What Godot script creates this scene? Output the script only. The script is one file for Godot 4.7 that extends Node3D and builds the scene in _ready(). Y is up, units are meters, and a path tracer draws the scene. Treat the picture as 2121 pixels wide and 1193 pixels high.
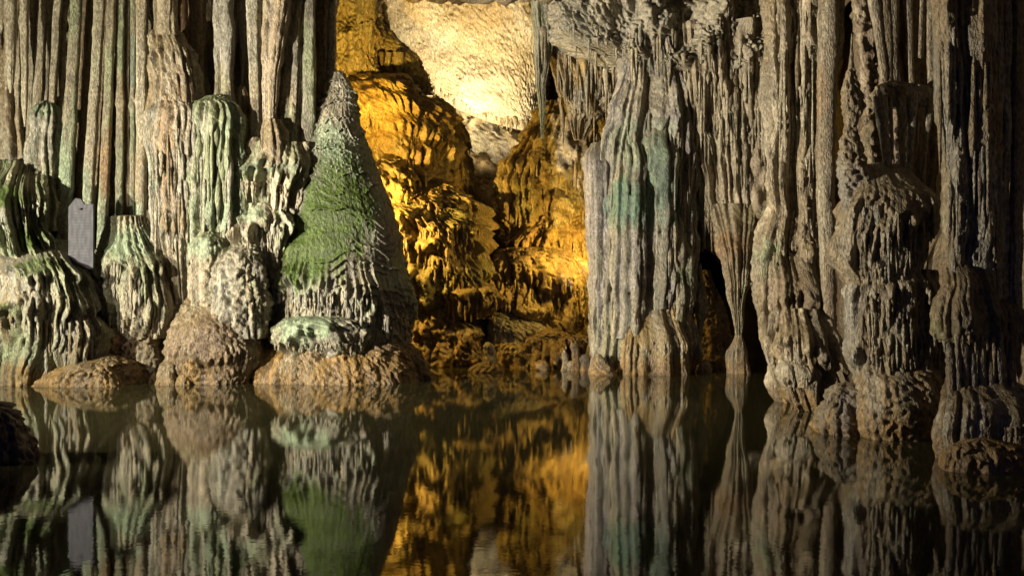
extends Node3D
# A show cave: stone columns, a mossy cone stalagmite and flowstone round a still pool.
# Photo pixels (2121 x 1193) become directions; distances come from where each formation meets the water.
const FOC := 2037.0
const EYE := 1.9
const WATER_Y := 0.0

var jobs: Array = []
var n_a := FastNoiseLite.new()
var n_b := FastNoiseLite.new()
var n_c := FastNoiseLite.new()
var rock_mat: StandardMaterial3D
var drip_mesh: Array = []
var used := {}
var rng := RandomNumberGenerator.new()
var sub := 1.0
var hs := PackedFloat32Array()
var hangs: Array = []

# real-world base colours (linear)
var PAL := {
	beige = Color(0.425, 0.37, 0.26), grey = Color(0.38, 0.365, 0.295), pale = Color(0.57, 0.51, 0.37), white = Color(0.64, 0.60, 0.50),
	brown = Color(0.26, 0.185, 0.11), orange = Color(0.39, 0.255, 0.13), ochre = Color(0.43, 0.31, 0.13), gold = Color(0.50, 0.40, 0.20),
	sage = Color(0.33, 0.37, 0.22), mint = Color(0.36, 0.46, 0.31), moss = Color(0.085, 0.14, 0.02), teal = Color(0.165, 0.275, 0.205),
	dark = Color(0.21, 0.18, 0.145), lilac = Color(0.39, 0.365, 0.35), olive = Color(0.27, 0.255, 0.11), pink = Color(0.52, 0.43, 0.315),
	rust = Color(0.42, 0.265, 0.085), earth = Color(0.32, 0.25, 0.145), umber = Color(0.235, 0.175, 0.115),
}

func wx(px: float, d: float) -> float: return (px - 1060.5) / FOC * d
func wy(py: float, d: float) -> float: return EYE - (py - 596.5) / FOC * d
func at(px: float, py: float, d: float) -> Vector3: return Vector3(wx(px, d), wy(py, d), -d)

# relief styles: flute depth (share of its width), flutes per metre, how far a flute runs (1/m), lump amplitude, lumps per metre, knob amplitude, knobs per metre, fine amplitude
var STYLE := {
	pipe = [0.20, 7.0, 0.03, 0.010, 1.3, 0.0, 3.0, 0.008, 2.2],
	flute = [0.85, 4.2, 0.045, 0.045, 0.7, 0.015, 6.0, 0.010, 1.9],
	finef = [0.85, 6.4, 0.055, 0.05, 0.8, 0.015, 7.0, 0.010, 1.8],
	tier = [0.95, 5.2, 0.05, 0.10, 1.1, 0.045, 7.0, 0.03, 1.5],
	knob = [0.35, 6.0, 0.12, 0.10, 0.9, 0.065, 4.6, 0.016, 1.3],
	boulder = [0.32, 5.0, 0.2, 0.15, 0.9, 0.05, 5.0, 0.024, 1.3],
	rough = [0.22, 5.5, 0.15, 0.14, 0.9, 0.07, 6.0, 0.03, 1.4],
	cone = [0.09, 8.0, 0.12, 0.03, 0.7, 0.010, 8.0, 0.008, 1.1],
	slab = [0.0, 3.0, 0.5, 0.08, 0.6, 0.03, 4.0, 0.025, 1.4],
}

func thing(called: String, label: String, category: String, where: Vector3, group := "") -> Node3D:
	var o := Node3D.new()
	add_named(o, called, self)
	o.position = where
	tag(o, label, category, group)
	return o

func tag(o: Node, label: String, category: String, group := "") -> void:
	o.set_meta("label", label)
	o.set_meta("kind", "thing")
	o.set_meta("category", category)
	if group: o.set_meta("group", group)

func add_named(o: Node, called: String, parent: Node) -> void:
	if parent == self:
		var k: int = used.get(called, 0)
		used[called] = k + 1
		o.name = called if k == 0 else "%s_%03d" % [called, k]
		parent.add_child(o)
	else:
		var key := str(parent.get_instance_id()) + called
		var k: int = used.get(key, 0)
		used[key] = k + 1
		o.name = called if k == 0 else "%s_%03d" % [called, k]
		parent.add_child(o)

# One stone body: rows [photo y, left edge, right edge, (metres nearer)] at distance d; a real closed body of elliptical section with carved relief.
func body(parent: Node, called: String, d: float, rows: Array, style: String, cols: Array, opt := {}) -> MeshInstance3D:
	var o := MeshInstance3D.new()
	add_named(o, called, parent)
	var ys := PackedFloat32Array(); var xc := PackedFloat32Array(); var rx := PackedFloat32Array(); var zc := PackedFloat32Array()
	for r in rows:
		ys.append(wy(r[0], d)); xc.append(wx((r[1] + r[2]) * 0.5, d)); rx.append(maxf((r[2] - r[1]) * 0.5 / FOC * d, 0.006)); zc.append(-d + (r[3] if r.size() > 3 else 0.0))
	if ys[-1] < 0.12 and not opt.get("dry", false):
		ys.append(-0.5); xc.append(xc[-1]); rx.append(rx[-1] * 1.02); zc.append(zc[-1])
	var led := []
	for l in opt.get("led", []):  # [photo y, amount, fringe, dome, xa, xb]
		led.append([wy(l[0], d), l[1], l[2], l[3], wx(l[4], d) if l.size() > 4 else -99.0, wx(l[5], d) if l.size() > 5 else 99.0])
	var pat := []
	for p in opt.get("pat", []):  # [photo x, y, half width, half height, colour, strength]
		pat.append([wx(p[0], d), wy(p[1], d), p[2] / FOC * d, p[3] / FOC * d, PAL[p[4]], p[5]])
	var cl := []
	for c in cols: cl.append(PAL[c])
	var org: Vector3 = Vector3.ZERO
	if parent == self:
		org = Vector3(xc[-1], ys[-1], zc[-1])
		o.position = org
	else:
		org = parent.position
		if parent.get_parent() != self: org += parent.get_parent().position
	var s := {o = o, org = org, d = d, ys = ys, xc = xc, rx = rx, zc = zc, flat = opt.get("flat", 0.85), st = STYLE[style].duplicate(), k = opt.get("k", 1.0), led = led, pat = pat, cols = cl, ter = opt.get("ter", []), sp = opt.get("sp", 1.0) * d * 0.00105 * sub, wl = opt.get("wl", 1.0), wob = opt.get("wob", 0.008 if style == "pipe" else 0.02), seed = float(jobs.size()) * 3.71, fk = opt.get("fk", 1.0), rz = opt.get("rz", 0.0), streak = opt.get("streak", 1.0), ry = null, nt = 0, nf = 0, box = opt.get("box", 0.78), ends = opt.get("ends", 0.3), res = []}
	o.set_meta("job", jobs.size())
	jobs.append(s)
	return o

func jobs_last() -> MeshInstance3D: return jobs[-1].o

func lone(called: String, label: String, category: String, d: float, rows: Array, style: String, cols: Array, opt := {}, group := "") -> MeshInstance3D:
	var o := body(self, called, d, rows, style, cols, opt)
	tag(o, label, category, group)
	return o

func cat(a: PackedFloat32Array, i: int, t: float) -> float:
	var n := a.size()
	var p0 := a[maxi(i - 1, 0)]; var p1 := a[i]; var p2 := a[mini(i + 1, n - 1)]; var p3 := a[mini(i + 2, n - 1)]
	var v := 0.5 * (2.0 * p1 + (p2 - p0) * t + (2.0 * p0 - 5.0 * p1 + 4.0 * p2 - p3) * t * t + (3.0 * p1 - p0 - 3.0 * p2 + p3) * t * t * t)
	return lerpf(lerpf(p1, p2, t), v, 0.6)

func squash(v: float, e: float) -> float: return signf(v) * pow(absf(v), e)

func build_job(n: int) -> void:
	var s: Dictionary = jobs[n]
	var ys: PackedFloat32Array = s.ys
	var top := ys[0]; var low := ys[-1]
	var sp: float = s.sp
	var st: Array = s.st
	var k: float = s.k
	var fa: float = st[0] * k; var ff: float = st[1] * s.fk; var fc: float = st[2]
	var la: float = st[3] * k; var lf: float = st[4]
	var ka: float = st[5] * k; var kf: float = st[6] * s.fk
	var fine: float = st[7]
	var rmax := 0.0
	for r in s.rx: rmax = maxf(rmax, r)
	var zmax: float = s.rz if s.rz > 0.0 else rmax * s.flat
	var nf := clampi(int(PI * (rmax + zmax) * 0.5 / sp), 16, 520)
	var nb := clampi(nf / 5, 8, 40)
	var nt := nf + nb
	var ct := PackedFloat32Array(); var sn := PackedFloat32Array(); var an := PackedFloat32Array()
	var box_e: float = s.box
	for i in nf:
		var a := -0.25 + (PI + 0.5) * i / nf
		ct.append(squash(cos(a), box_e)); sn.append(squash(sin(a), box_e)); an.append(a)
	for i in nb:
		var a := PI + 0.25 + (PI - 0.5) * i / nb
		ct.append(squash(cos(a), box_e)); sn.append(squash(sin(a), box_e)); an.append(a)
	# rows spaced along the slope, so that flat tops get as many as steep sides
	var ty := PackedFloat32Array(); var tl := PackedFloat32Array()
	var acc := 0.0; var pr := 0.0; var sg := 0
	for j in 241:
		var y := lerpf(top, low, j / 240.0)
		while sg < ys.size() - 2 and ys[sg + 1] > y: sg += 1
		var r := cat(s.rx, sg, clampf((ys[sg] - y) / maxf(ys[sg] - ys[sg + 1], 0.0001), 0.0, 1.0))
		if j > 0: acc += sqrt(pow((top - low) / 240.0, 2.0) + pow((r - pr) * 0.8, 2.0))
		pr = r
		ty.append(y); tl.append(acc)
	var ny := clampi(int(acc / (sp * st[8])), 12, 520) + 1
	var rr := (rmax + zmax) * 0.5
	var V := PackedVector3Array(); var C := PackedColorArray()
	V.resize(nt * ny + 2); C.resize(nt * ny + 2)
	var led: Array = s.led; var pat: Array = s.pat; var ter: Array = s.ter
	var c0: Color = s.cols[0]; var c1: Color = s.cols[1 % s.cols.size()]; var c2: Color = s.cols[2 % s.cols.size()]
	var sd: float = s.seed
	var seg := 0
	var org: Vector3 = s.org
	var wob: float = s.wob
	var streak: float = s.streak
	var fw := fa / maxf(ff, 0.1)
	var sdi := int(sd * 17.0)
	var ends: float = s.ends
	la *= clampf(rmax / 0.6, 0.6, 2.2)
	var ry := PackedFloat32Array(); var rrx := PackedFloat32Array(); var rsg := PackedInt32Array(); var rt := PackedFloat32Array()
	var tj := 0; var wide := 0
	for j in ny:
		var goal := acc * j / (ny - 1)
		while tj < 239 and tl[tj + 1] < goal: tj += 1
		var y := lerpf(ty[tj], ty[tj + 1], clampf((goal - tl[tj]) / maxf(tl[tj + 1] - tl[tj], 0.00001), 0.0, 1.0))
		while seg < ys.size() - 2 and ys[seg + 1] > y: seg += 1
		var t := clampf((ys[seg] - y) / maxf(ys[seg] - ys[seg + 1], 0.0001), 0.0, 1.0)
		ry.append(y); rsg.append(seg); rt.append(t); rrx.append(maxf(cat(s.rx, seg, t), 0.005))
		if rrx[j] > rrx[wide]: wide = j
	# flow lines: straight down steep sides, free pattern on flat tops
	var flow := PackedFloat32Array(); flow.resize(ny); var slope := PackedFloat32Array(); slope.resize(ny)
	for j in ny:
		var j0 := maxi(j - 2, 0); var j1 := mini(j + 2, ny - 1)
		slope[j] = absf(rrx[j1] - rrx[j0]) / maxf(ry[j0] - ry[j1], 0.0001)
	flow[wide] = rr
	for j in range(wide - 1, -1, -1): flow[j] = maxf(flow[j + 1] + (rrx[j] - rrx[j + 1]) * smoothstep(0.35, 1.0, slope[j]), rrx[j] * 0.3)
	for j in range(wide + 1, ny): flow[j] = maxf(flow[j - 1] + (rrx[j] - rrx[j - 1]) * smoothstep(0.35, 1.0, slope[j]), rrx[j] * 0.3)
	for j in ny:
		var y := ry[j]
		seg = rsg[j]
		var t := rt[j]
		var rx := rrx[j]
		var rz: float = minf(s.rz, rx * 3.0) if s.rz > 0.0 else maxf(rx * s.flat, 0.005)
		var cx := cat(s.xc, seg, t) + wob * n_a.get_noise_2d(y * 1.3, sd)
		var cz := cat(s.zc, seg, t) + wob * n_a.get_noise_2d(y * 1.3, sd + 50.0)
		var att := clampf(1.15 - 1.1 * slope[j], 0.04, 1.0)  # flutes fade on flat tops, where water spreads as a film
		var soft := minf(1.0, minf(rx, rz) / 0.16)
		var fr0 := flow[j]
		var sway := 0.3 * n_a.get_noise_2d(y * 0.5, sd + 9.0)
		for i in nt:
			var c := ct[i]; var w := sn[i]
			var x := cx + rx * c; var z := cz + rz * w
			var nx := c * rz; var nz := w * rx
			var il := 1.0 / sqrt(nx * nx + nz * nz + 1e-9)
			nx *= il; nz *= il
			var fx := c * fr0; var fz := w * fr0 + sd  # flow lines run down the body
			var lump := n_a.get_noise_3d(x * lf, y * lf, z * lf + sd)
			var lump2 := n_c.get_noise_3d(x * lf * 2.6, y * lf * 1.8, z * lf * 2.6 + sd)
			var dsp := la * (lump + 0.45 * lump2)
			var wq := 0.25 * lump
			var under := 0.0
			var tone := 1.0; var cell := 0.5; var prof := 0.5
			if fa > 0.0:
				# organ pipes: half-round ribs of uneven width, some standing back, some ending on the way down
				var qa := an[i] * fr0 * ff + sway + wq * 0.15
				var ia := int(floorf(qa))
				if qa < ia + (hs[(ia * 37 + sdi) & 1023] - 0.5) * 0.8: ia -= 1
				elif qa >= ia + 1 + (hs[(ia * 37 + 37 + sdi) & 1023] - 0.5) * 0.8: ia += 1
				var lo := ia + (hs[(ia * 37 + sdi) & 1023] - 0.5) * 0.8
				var hi := ia + 1 + (hs[(ia * 37 + 37 + sdi) & 1023] - 0.5) * 0.8
				var pa := clampf(2.0 * (qa - lo) / (hi - lo) - 1.0, -1.0, 1.0)
				prof = sqrt(1.0 - pa * pa)
				cell = hs[(ia * 53 + 11 + sdi) & 1023]
				var live := 1.0
				if cell < ends:
					var ye := lerpf(top, low, hs[(ia * 29 + 5 + sdi) & 1023])
					live = smoothstep(ye - 0.3, ye, y + 0.25 * (prof - 1.0))
				var rib := (prof * (hi - lo) * 0.9 + cell * 0.55) * live
				var qb := qa * 2.7 + 3.1
				var ib := int(floorf(qb))
				if qb < ib + (hs[(ib * 41 + sdi) & 1023] - 0.5) * 0.8: ib -= 1
				elif qb >= ib + 1 + (hs[(ib * 41 + 41 + sdi) & 1023] - 0.5) * 0.8: ib += 1
				var lb := ib + (hs[(ib * 41 + sdi) & 1023] - 0.5) * 0.8
				var hb := ib + 1 + (hs[(ib * 41 + 41 + sdi) & 1023] - 0.5) * 0.8
				var pb := clampf(2.0 * (qb - lb) / (hb - lb) - 1.0, -1.0, 1.0)
				var rib2 := sqrt(1.0 - pb * pb) * (hb - lb)
				tone = 0.80 + 0.28 * hs[(ia * 17 + 3) & 1023] + 0.14 * hs[(ib * 13 + 7) & 1023]
				dsp += fw * att * clampf(0.95 + 0.6 * lump2, 0.45, 1.5) * (rib + 0.30 * rib2 - 0.75)
			for l in led:
				if x < l[4] - 0.25 or x > l[5] + 0.25: continue
				var win := clampf((x - l[4]) * 5.0 + 1.0, 0.0, 1.0) * clampf((l[5] - x) * 5.0 + 1.0, 0.0, 1.0)
				var e := n_a.get_noise_3d(x * 1.1, l[0] * 3.0, z * 1.1)
				var yl: float = l[0] + 0.35 * e + l[2] * (0.55 - (0.25 + 0.9 * cell) * prof)
				var q: float = y - yl
				if q > 0.0:
					dsp += l[1] * win * exp(-q / l[3])
				else:
					var f := clampf(1.0 + q / (l[2] * 0.45), 0.0, 1.0)
					dsp += l[1] * win * f * (2.0 - f)
					under = maxf(under, win * clampf(1.0 + q / (l[2] * 3.5), 0.0, 1.0))
			if ter.size():
				var ph: float = y / ter[1] + 1.5 * n_a.get_noise_3d(x * 0.8, y * 0.5, z * 0.8 + sd) + 0.5 * n_c.get_noise_3d(x * 2.2, y * 0.8, z * 2.2) + 0.16 * n_b.get_noise_3d(fx * 7.0, y * 0.6, fz * 5.0)
				var fr := ph - floorf(ph)
				dsp += ter[0] * (1.0 - fr) * (1.0 - fr) * clampf(0.45 + 1.9 * n_c.get_noise_3d(x * 1.0, floorf(ph) * 2.7, z * 1.0), 0.0, 1.5)
			if fa > 0.0:
				var g3 := 1.0 - minf(absf(n_a.get_noise_3d(fx * ff * 3.5 + 7.0, y * 0.9, fz * ff * 3.5)) * 2.0, 1.0)
				dsp -= fw * att * g3 * g3 * (0.25 + 0.35 * under)
			if ka > 0.0:
				dsp += (ka + (0.03 * (1.0 - att) if fa > 0.0 else 0.0)) * (absf(n_b.get_noise_3d(x * kf, y * kf * 0.85, z * kf + sd)) * 1.7 + 0.5 * absf(n_c.get_noise_3d(x * kf * 2.4, y * kf * 2.2, z * kf * 2.4)) - 0.6)
			dsp += fine * n_c.get_noise_3d(x * 13.0, y * 8.0, z * 13.0)
			dsp *= soft
			V[j * nt + i] = Vector3(x + nx * dsp, y + 0.0, z + nz * dsp) - org
			# colour: mineral bands, dripping stains, growth
			var m0 := n_c.get_noise_3d(x * 0.9, y * 0.55, z * 0.9 + 20.0 + sd)
			var m1 := n_b.get_noise_3d(fx * 6.0, y * 0.4, fz * 6.0 + 9.0)
			m1 *= att
			var m2 := n_c.get_noise_3d(x * 9.0, y * 3.5, z * 9.0)
			var col := c0.lerp(c1, clampf(0.5 + 1.1 * m0 + 0.9 * m1 * streak, 0.0, 1.0))
			col = col.lerp(c2, clampf(-0.25 + 1.2 * m1 * streak - 0.8 * m0 + 0.5 * m2, 0.0, 0.85))
			for p in pat:
				var ex: float = (x - p[0]) / p[2]; var ey: float = (y - p[1]) / p[3]
				var r2 := ex * ex + ey * ey
				if r2 < 3.2:
					col = col.lerp(p[4], p[5] * clampf((1.0 - sqrt(r2) + 0.45 * m0 + 0.22 * m1 + 0.3 * m2) * 2.4, 0.0, 1.0))
			if y < 0.75 and s.wl > 0.0:
				col = col.lerp(PAL.rust.lerp(PAL.brown, clampf(0.4 + m1 * 1.5, 0.0, 1.0)), s.wl * clampf((0.36 - y + 0.35 * m0 + 0.22 * m2) * 3.0, 0.0, 0.85))
			var v := (1.0 + 0.30 * m2 + 0.25 * m1 * streak) * lerpf(1.0, tone, att)
			C[j * nt + i] = Color(col.r * v, col.g * v, col.b * v)
	V[nt * ny] = Vector3(s.xc[0], top + minf(s.rx[0] * 0.25, 0.05), s.zc[0]) - org
	V[nt * ny + 1] = Vector3(s.xc[-1], low - 0.01, s.zc[-1]) - org
	C[nt * ny] = C[0]; C[nt * ny + 1] = C[nt * (ny - 1)]
	var N := PackedVector3Array(); N.resize(V.size())
	var I := PackedInt32Array(); I.resize((nt * (ny - 1) * 2 + nt * 2) * 3)
	var q := 0
	for j in ny:
		var ju := maxi(j - 1, 0) * nt; var jd := mini(j + 1, ny - 1) * nt; var jj := j * nt
		for i in nt:
			var ip := i + 1 if i + 1 < nt else 0
			var im := i - 1 if i > 0 else nt - 1
			N[jj + i] = (V[jj + ip] - V[jj + im]).cross(V[jd + i] - V[ju + i]).normalized()
			if j < ny - 1:
				I[q] = jj + i; I[q + 1] = jj + nt + i; I[q + 2] = jj + ip
				I[q + 3] = jj + ip; I[q + 4] = jj + nt + i; I[q + 5] = jj + nt + ip
				q += 6
	for i in nt:
		var ip := (i + 1) % nt
		I[q] = nt * ny; I[q + 1] = i; I[q + 2] = ip
		I[q + 3] = nt * ny + 1; I[q + 4] = nt * (ny - 1) + ip; I[q + 5] = nt * (ny - 1) + i
		q += 6
	N[nt * ny] = Vector3.UP; N[nt * ny + 1] = Vector3.DOWN
	# outward check on the first ring
	var mid := nt * (ny / 2) + nf / 2
	if N[mid].z < 0.0:
		for i in nt * ny: N[i] = -N[i]
	s.res = [V, N, C, I]
	s.ry = ry; s.nt = nt; s.nf = nf

func commit_jobs() -> void:
	var id := WorkerThreadPool.add_group_task(build_job, jobs.size(), 4, true)
	WorkerThreadPool.wait_for_group_task_completion(id)
	var verts := 0
	for s in jobs:
		var a := []
		a.resize(Mesh.ARRAY_MAX)
		a[Mesh.ARRAY_VERTEX] = s.res[0]; a[Mesh.ARRAY_NORMAL] = s.res[1]; a[Mesh.ARRAY_COLOR] = s.res[2]; a[Mesh.ARRAY_INDEX] = s.res[3]
		var m := ArrayMesh.new()
		m.add_surface_from_arrays(Mesh.PRIMITIVE_TRIANGLES, a)
		m.surface_set_material(0, rock_mat)
		s.o.mesh = m
		s.o.remove_meta("job")
		verts += m.surface_get_array_len(0)
	for h in hangs: place(h)

# small hanging stones: shared meshes, one node each; the first twelve taper to a point, the others are long ribs
func make_drips() -> void:
	var tones := [PAL.beige, PAL.grey, PAL.pale, PAL.earth, PAL.sage, PAL.ochre]
	for v in 24:
		var rib := v >= 12
		var st := SurfaceTool.new()
		st.begin(Mesh.PRIMITIVE_TRIANGLES)
		var nt := 7 if rib else 9; var ny := 8 if rib else 9
		var tone: Color = tones[v % 6]
		var pts := []
		for j in ny + 1:
			var t := float(j) / ny
			var r := pow(1.0 - t, 0.75) * (1.0 + 0.18 * sin(t * 17.0 + v * 2.0)) + 0.05
			if rib: r = minf(1.0, 0.25 + t * 4.0) * (0.75 + 0.25 * sin(t * 9.0 + v)) * (1.0 if t < 0.75 else lerpf(1.0, 0.15, (t - 0.75) / 0.25))
			if j == ny: r = 0.02
			var bend := Vector3(sin(t * 2.2 + v), 0, cos(t * 1.7 + v * 2.0)) * (0.35 if rib else 0.25) * t
			for i in nt:
				var a := TAU * i / nt
				var rr := r * (1.0 + 0.22 * n_b.get_noise_3d(cos(a) * 1.5, t * 3.0 + v * 9.0, sin(a) * 1.5))
				pts.append(Vector3(cos(a) * rr, -t, sin(a) * rr) + bend)
		for j in ny:
			for i in nt:
				var b := [j * nt + i, j * nt + (i + 1) % nt, (j + 1) * nt + i, (j + 1) * nt + (i + 1) % nt]
				for q in [0, 2, 1, 1, 2, 3]:
					var p: Vector3 = pts[b[q]]
					var f := 1.0 + 0.5 * n_c.get_noise_3d(p.x * 2.0, p.y * 5.0 + v * 4.0, p.z * 2.0)
					st.set_color(Color(tone.r * f, tone.g * f, tone.b * f))
					st.set_smooth_group(0)
					st.add_vertex(p)
		st.index()
		st.generate_normals()
		var m := st.commit()
		m.surface_set_material(0, rock_mat)
		drip_mesh.append(m)

func drip(parent: Node, called: String, p: Vector3, length: float, radius: float, tones := [0, 1, 2, 3], rib := false) -> MeshInstance3D:
	var o := MeshInstance3D.new()
	add_named(o, called, parent)
	o.mesh = drip_mesh[tones[rng.randi() % tones.size()] + 6 * (rng.randi() % 2) + (12 if rib else 0)]
	var org := Vector3.ZERO
	var q := parent
	while q != self:
		org += q.position
		q = q.get_parent()
	o.transform = Transform3D(Basis(Vector3.UP, rng.randf() * TAU).scaled(Vector3(radius, length, radius)), p - org)
	return o

# hang one stone on the built surface of a body
func place(h: Dictionary) -> void:
	var s: Dictionary = jobs[h.job]
	var V: PackedVector3Array = s.res[0]
	var ry: PackedFloat32Array = s.ry
	var j := 0
	while j < ry.size() - 1 and ry[j] > h.y: j += 1
	var best := 0; var dist := 1e9
	for i in s.nf:
		var v := V[j * s.nt + i]
		var e := absf(v.x + s.org.x - h.x) + (0.5 if v.z + s.org.z < s.zc[0] - 1.5 else 0.0)
		if e < dist:
			dist = e; best = i
	if dist > 0.2: return
	drip(s.o, h.called, V[j * s.nt + best] + s.org + Vector3(0, 0.03, -h.rad * 0.35), h.length, h.rad, h.tones, h.rib)

# a row of drips along a body between two photo points
func fringe(o: MeshInstance3D, called: String, xa: float, ya: float, xb: float, yb: float, n: int, lmin: float, lmax: float, rad: float, _out: float, tones := [0, 1, 2, 3], rib := false) -> void:
	var s: Dictionary = jobs[o.get_meta("job")]
	for i in n:
		var t := (i + rng.randf_range(0.1, 0.9)) / n
		var px := lerpf(xa, xb, t); var py := lerpf(ya, yb, t) + rng.randf_range(-5, 5)
		var q := rng.randf()
		hangs.append({job = o.get_meta("job"), called = called, x = wx(px, s.d), y = wy(py, s.d), length = lerpf(lmin, lmax, q * q), rad = rad * rng.randf_range(0.7, 1.3), tones = tones, rib = rib})

# the same, scattered over an area
func field(o: MeshInstance3D, called: String, xa: float, ya: float, xb: float, yb: float, n: int, lmin: float, lmax: float, rad: float, tones := [0, 1, 2, 3], rib := false) -> void:
	for i in n:
		var px := lerpf(xa, xb, (i + rng.randf()) / n)
		var py := lerpf(ya, yb, rng.randf())
		fringe(o, called, px - 1.0, py, px + 1.0, py, 1, lmin, lmax, rad * rng.randf_range(0.6, 1.4), 0.0, tones, rib)

func _ready() -> void:
	# ---- camera
	var cam := Camera3D.new()
	cam.name = "camera"
	cam.fov = rad_to_deg(2.0 * atan(596.5 / FOC))
	cam.position = Vector3(0, EYE, 0)
	cam.near = 0.1
	cam.far = 300.0
	add_child(cam)
	cam.current = true
	# ---- sky: faint blue fill, added to tint the gaps; enters by the end left open behind the camera
	var env := Environment.new()
	env.background_mode = Environment.BG_SKY
	var sky := Sky.new()
	var sm := ProceduralSkyMaterial.new()
	sm.sky_top_color = Color(0.30, 0.38, 0.75)
	sm.sky_horizon_color = Color(0.42, 0.46, 0.75)
	sm.ground_bottom_color = Color(0.1, 0.1, 0.2)
	sm.ground_horizon_color = Color(0.3, 0.32, 0.5)
	sky.sky_material = sm
	env.sky = sky
	env.background_energy_multiplier = 0.30
	env.tonemap_mode = Environment.TONE_MAPPER_LINEAR
	env.tonemap_exposure = 0.92
	env.sdfgi_enabled = true
	env.ssao_enabled = true
	env.ssil_enabled = true
	var we := WorldEnvironment.new()
	we.name = "environment"
	we.environment = env
	add_child(we)

	rng.seed = 20240611
	var k := 0
	for n in [n_a, n_b, n_c]:
		n.noise_type = FastNoiseLite.TYPE_SIMPLEX_SMOOTH
		n.fractal_type = FastNoiseLite.FRACTAL_NONE
		n.frequency = 1.0
		n.seed = 11 + k * 7
		k += 1
	for i in 1024: hs.append(rng.randf())
	make_materials()
	make_drips()

	# ---- lamps of the cave
	floodlight("warm white floodlight on a bracket on the left cave wall", Vector3(-13.4, 2.6, -13.6), at(520, 300, 20.5), Color(1.0, 0.96, 0.86), 250.0, 58.0)
	floodlight("long-throw white floodlight beside the other one on the left wall", Vector3(-13.7, 3.2, -10.0), Vector3(3.8, 5.6, -19.0), Color(1.0, 0.94, 0.84), 700.0, 41.0)
	floodlight("amber floodlight hidden behind the foot of the mossy cone", at(700, 425, 22.6), at(960, 500, 25.0), Color(1.0, 0.80, 0.37), 60.0, 86.0)
	floodlight("amber floodlight hidden behind the tip of the mossy cone", at(712, 240, 22.5), at(810, 70, 26.8), Color(1.0, 0.78, 0.31), 42.0, 62.0)
	floodlight("cream floodlight tucked behind the crest of the golden cascade", at(978, 440, 27.2), at(950, 100, 28.5), Color(1.0, 0.89, 0.68), 160.0, 52.0)
	floodlight("amber floodlight hidden behind the left edge of the grey drapery", at(1230, 500, 23.1), at(1110, 540, 25.0), Color(1.0, 0.80, 0.36), 17.0, 87.0)

	setting()
	left_side()
	cone_group()
	chamber()
	centre()
	right_side()
	commit_jobs()

func make_materials() -> void:
	rock_mat = StandardMaterial3D.new()
	rock_mat.resource_name = "limestone"
	rock_mat.vertex_color_use_as_albedo = true
	rock_mat.roughness = 0.48
	rock_mat.metallic_specular = 0.5
	rock_mat.uv1_triplanar = true
	rock_mat.uv1_world_triplanar = true
	rock_mat.uv1_scale = Vector3(0.9, 0.38, 0.9)
	rock_mat.albedo_texture = noise_tex(5, 0.022, 5, 0.62, Color(0.46, 0.45, 0.42), Color(1, 1, 1))
	rock_mat.heightmap_enabled = true
	rock_mat.heightmap_scale = 2.0
	rock_mat.heightmap_texture = noise_tex(9, 0.034, 5, 0.64, Color.BLACK, Color.WHITE)

func noise_tex(sd: int, freq: float, oct: int, gain: float, a: Color, b: Color, size := 1024) -> NoiseTexture2D:
	var f := FastNoiseLite.new()
	f.seed = sd
	f.noise_type = FastNoiseLite.TYPE_SIMPLEX_SMOOTH
	f.fractal_type = FastNoiseLite.FRACTAL_FBM
	f.fractal_octaves = oct
	f.fractal_gain = gain
	f.frequency = freq
	var t := NoiseTexture2D.new()
	t.width = size; t.height = size
	t.seamless = true
	t.noise = f
	var g := Gradient.new()
	g.set_color(0, a); g.set_color(1, b)
	g.set_offset(0, 0.12); g.set_offset(1, 0.88)
	t.color_ramp = g
	return t

func plain(c: Color, rough: float, metal := 0.0) -> StandardMaterial3D:
	var m := StandardMaterial3D.new()
	m.albedo_color = c.linear_to_srgb()
	m.roughness = rough
	m.metallic = metal
	return m

func solid(parent: Node, called: String, mesh: Mesh, mat: Material, t: Transform3D) -> MeshInstance3D:
	var o := MeshInstance3D.new()
	add_named(o, called, parent)
	o.mesh = mesh
	o.material_override = mat
	o.transform = t
	return o

func box(x: float, y: float, z: float) -> BoxMesh:
	var b := BoxMesh.new()
	b.size = Vector3(x, y, z)
	return b

func floodlight(label: String, where: Vector3, aim: Vector3, color: Color, energy: float, angle: float) -> void:
	var t := thing("floodlight", label, "floodlight", where)
	t.look_at_from_position(where, aim)
	var metal := plain(Color(0.06, 0.06, 0.065), 0.5, 0.6)
	solid(t, "housing", box(0.30, 0.22, 0.12), metal, Transform3D(Basis(), Vector3(0, 0, 0.07)))
	for i in 5: solid(t, "cooling_fin", box(0.26, 0.012, 0.05), metal, Transform3D(Basis(), Vector3(0, -0.08 + 0.04 * i, 0.155)))
	var glow := plain(Color(0.5, 0.5, 0.5), 0.3)
	glow.emission_enabled = true
	glow.emission = color
	glow.emission_energy_multiplier = 3.0
	solid(t, "lamp_glass", box(0.26, 0.18, 0.01), glow, Transform3D(Basis(), Vector3(0, 0, 0.004)))
	for s in [-1, 1]: solid(t, "bracket_arm", box(0.012, 0.03, 0.2), metal, Transform3D(Basis(), Vector3(0.16 * s, 0, 0.12)))
	solid(t, "bracket_foot", box(0.33, 0.035, 0.012), metal, Transform3D(Basis(), Vector3(0, 0, 0.224)))
	var l := SpotLight3D.new()
	l.name = "lamp"
	l.light_color = color
	l.light_energy = energy
	l.light_size = 0.12
	l.spot_range = 80.0
	l.spot_attenuation = 2.0
	l.spot_angle = angle
	l.spot_angle_attenuation = 1.0
	l.shadow_enabled = true
	l.position = Vector3(0, 0, -0.03)
	t.add_child(l)

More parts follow.
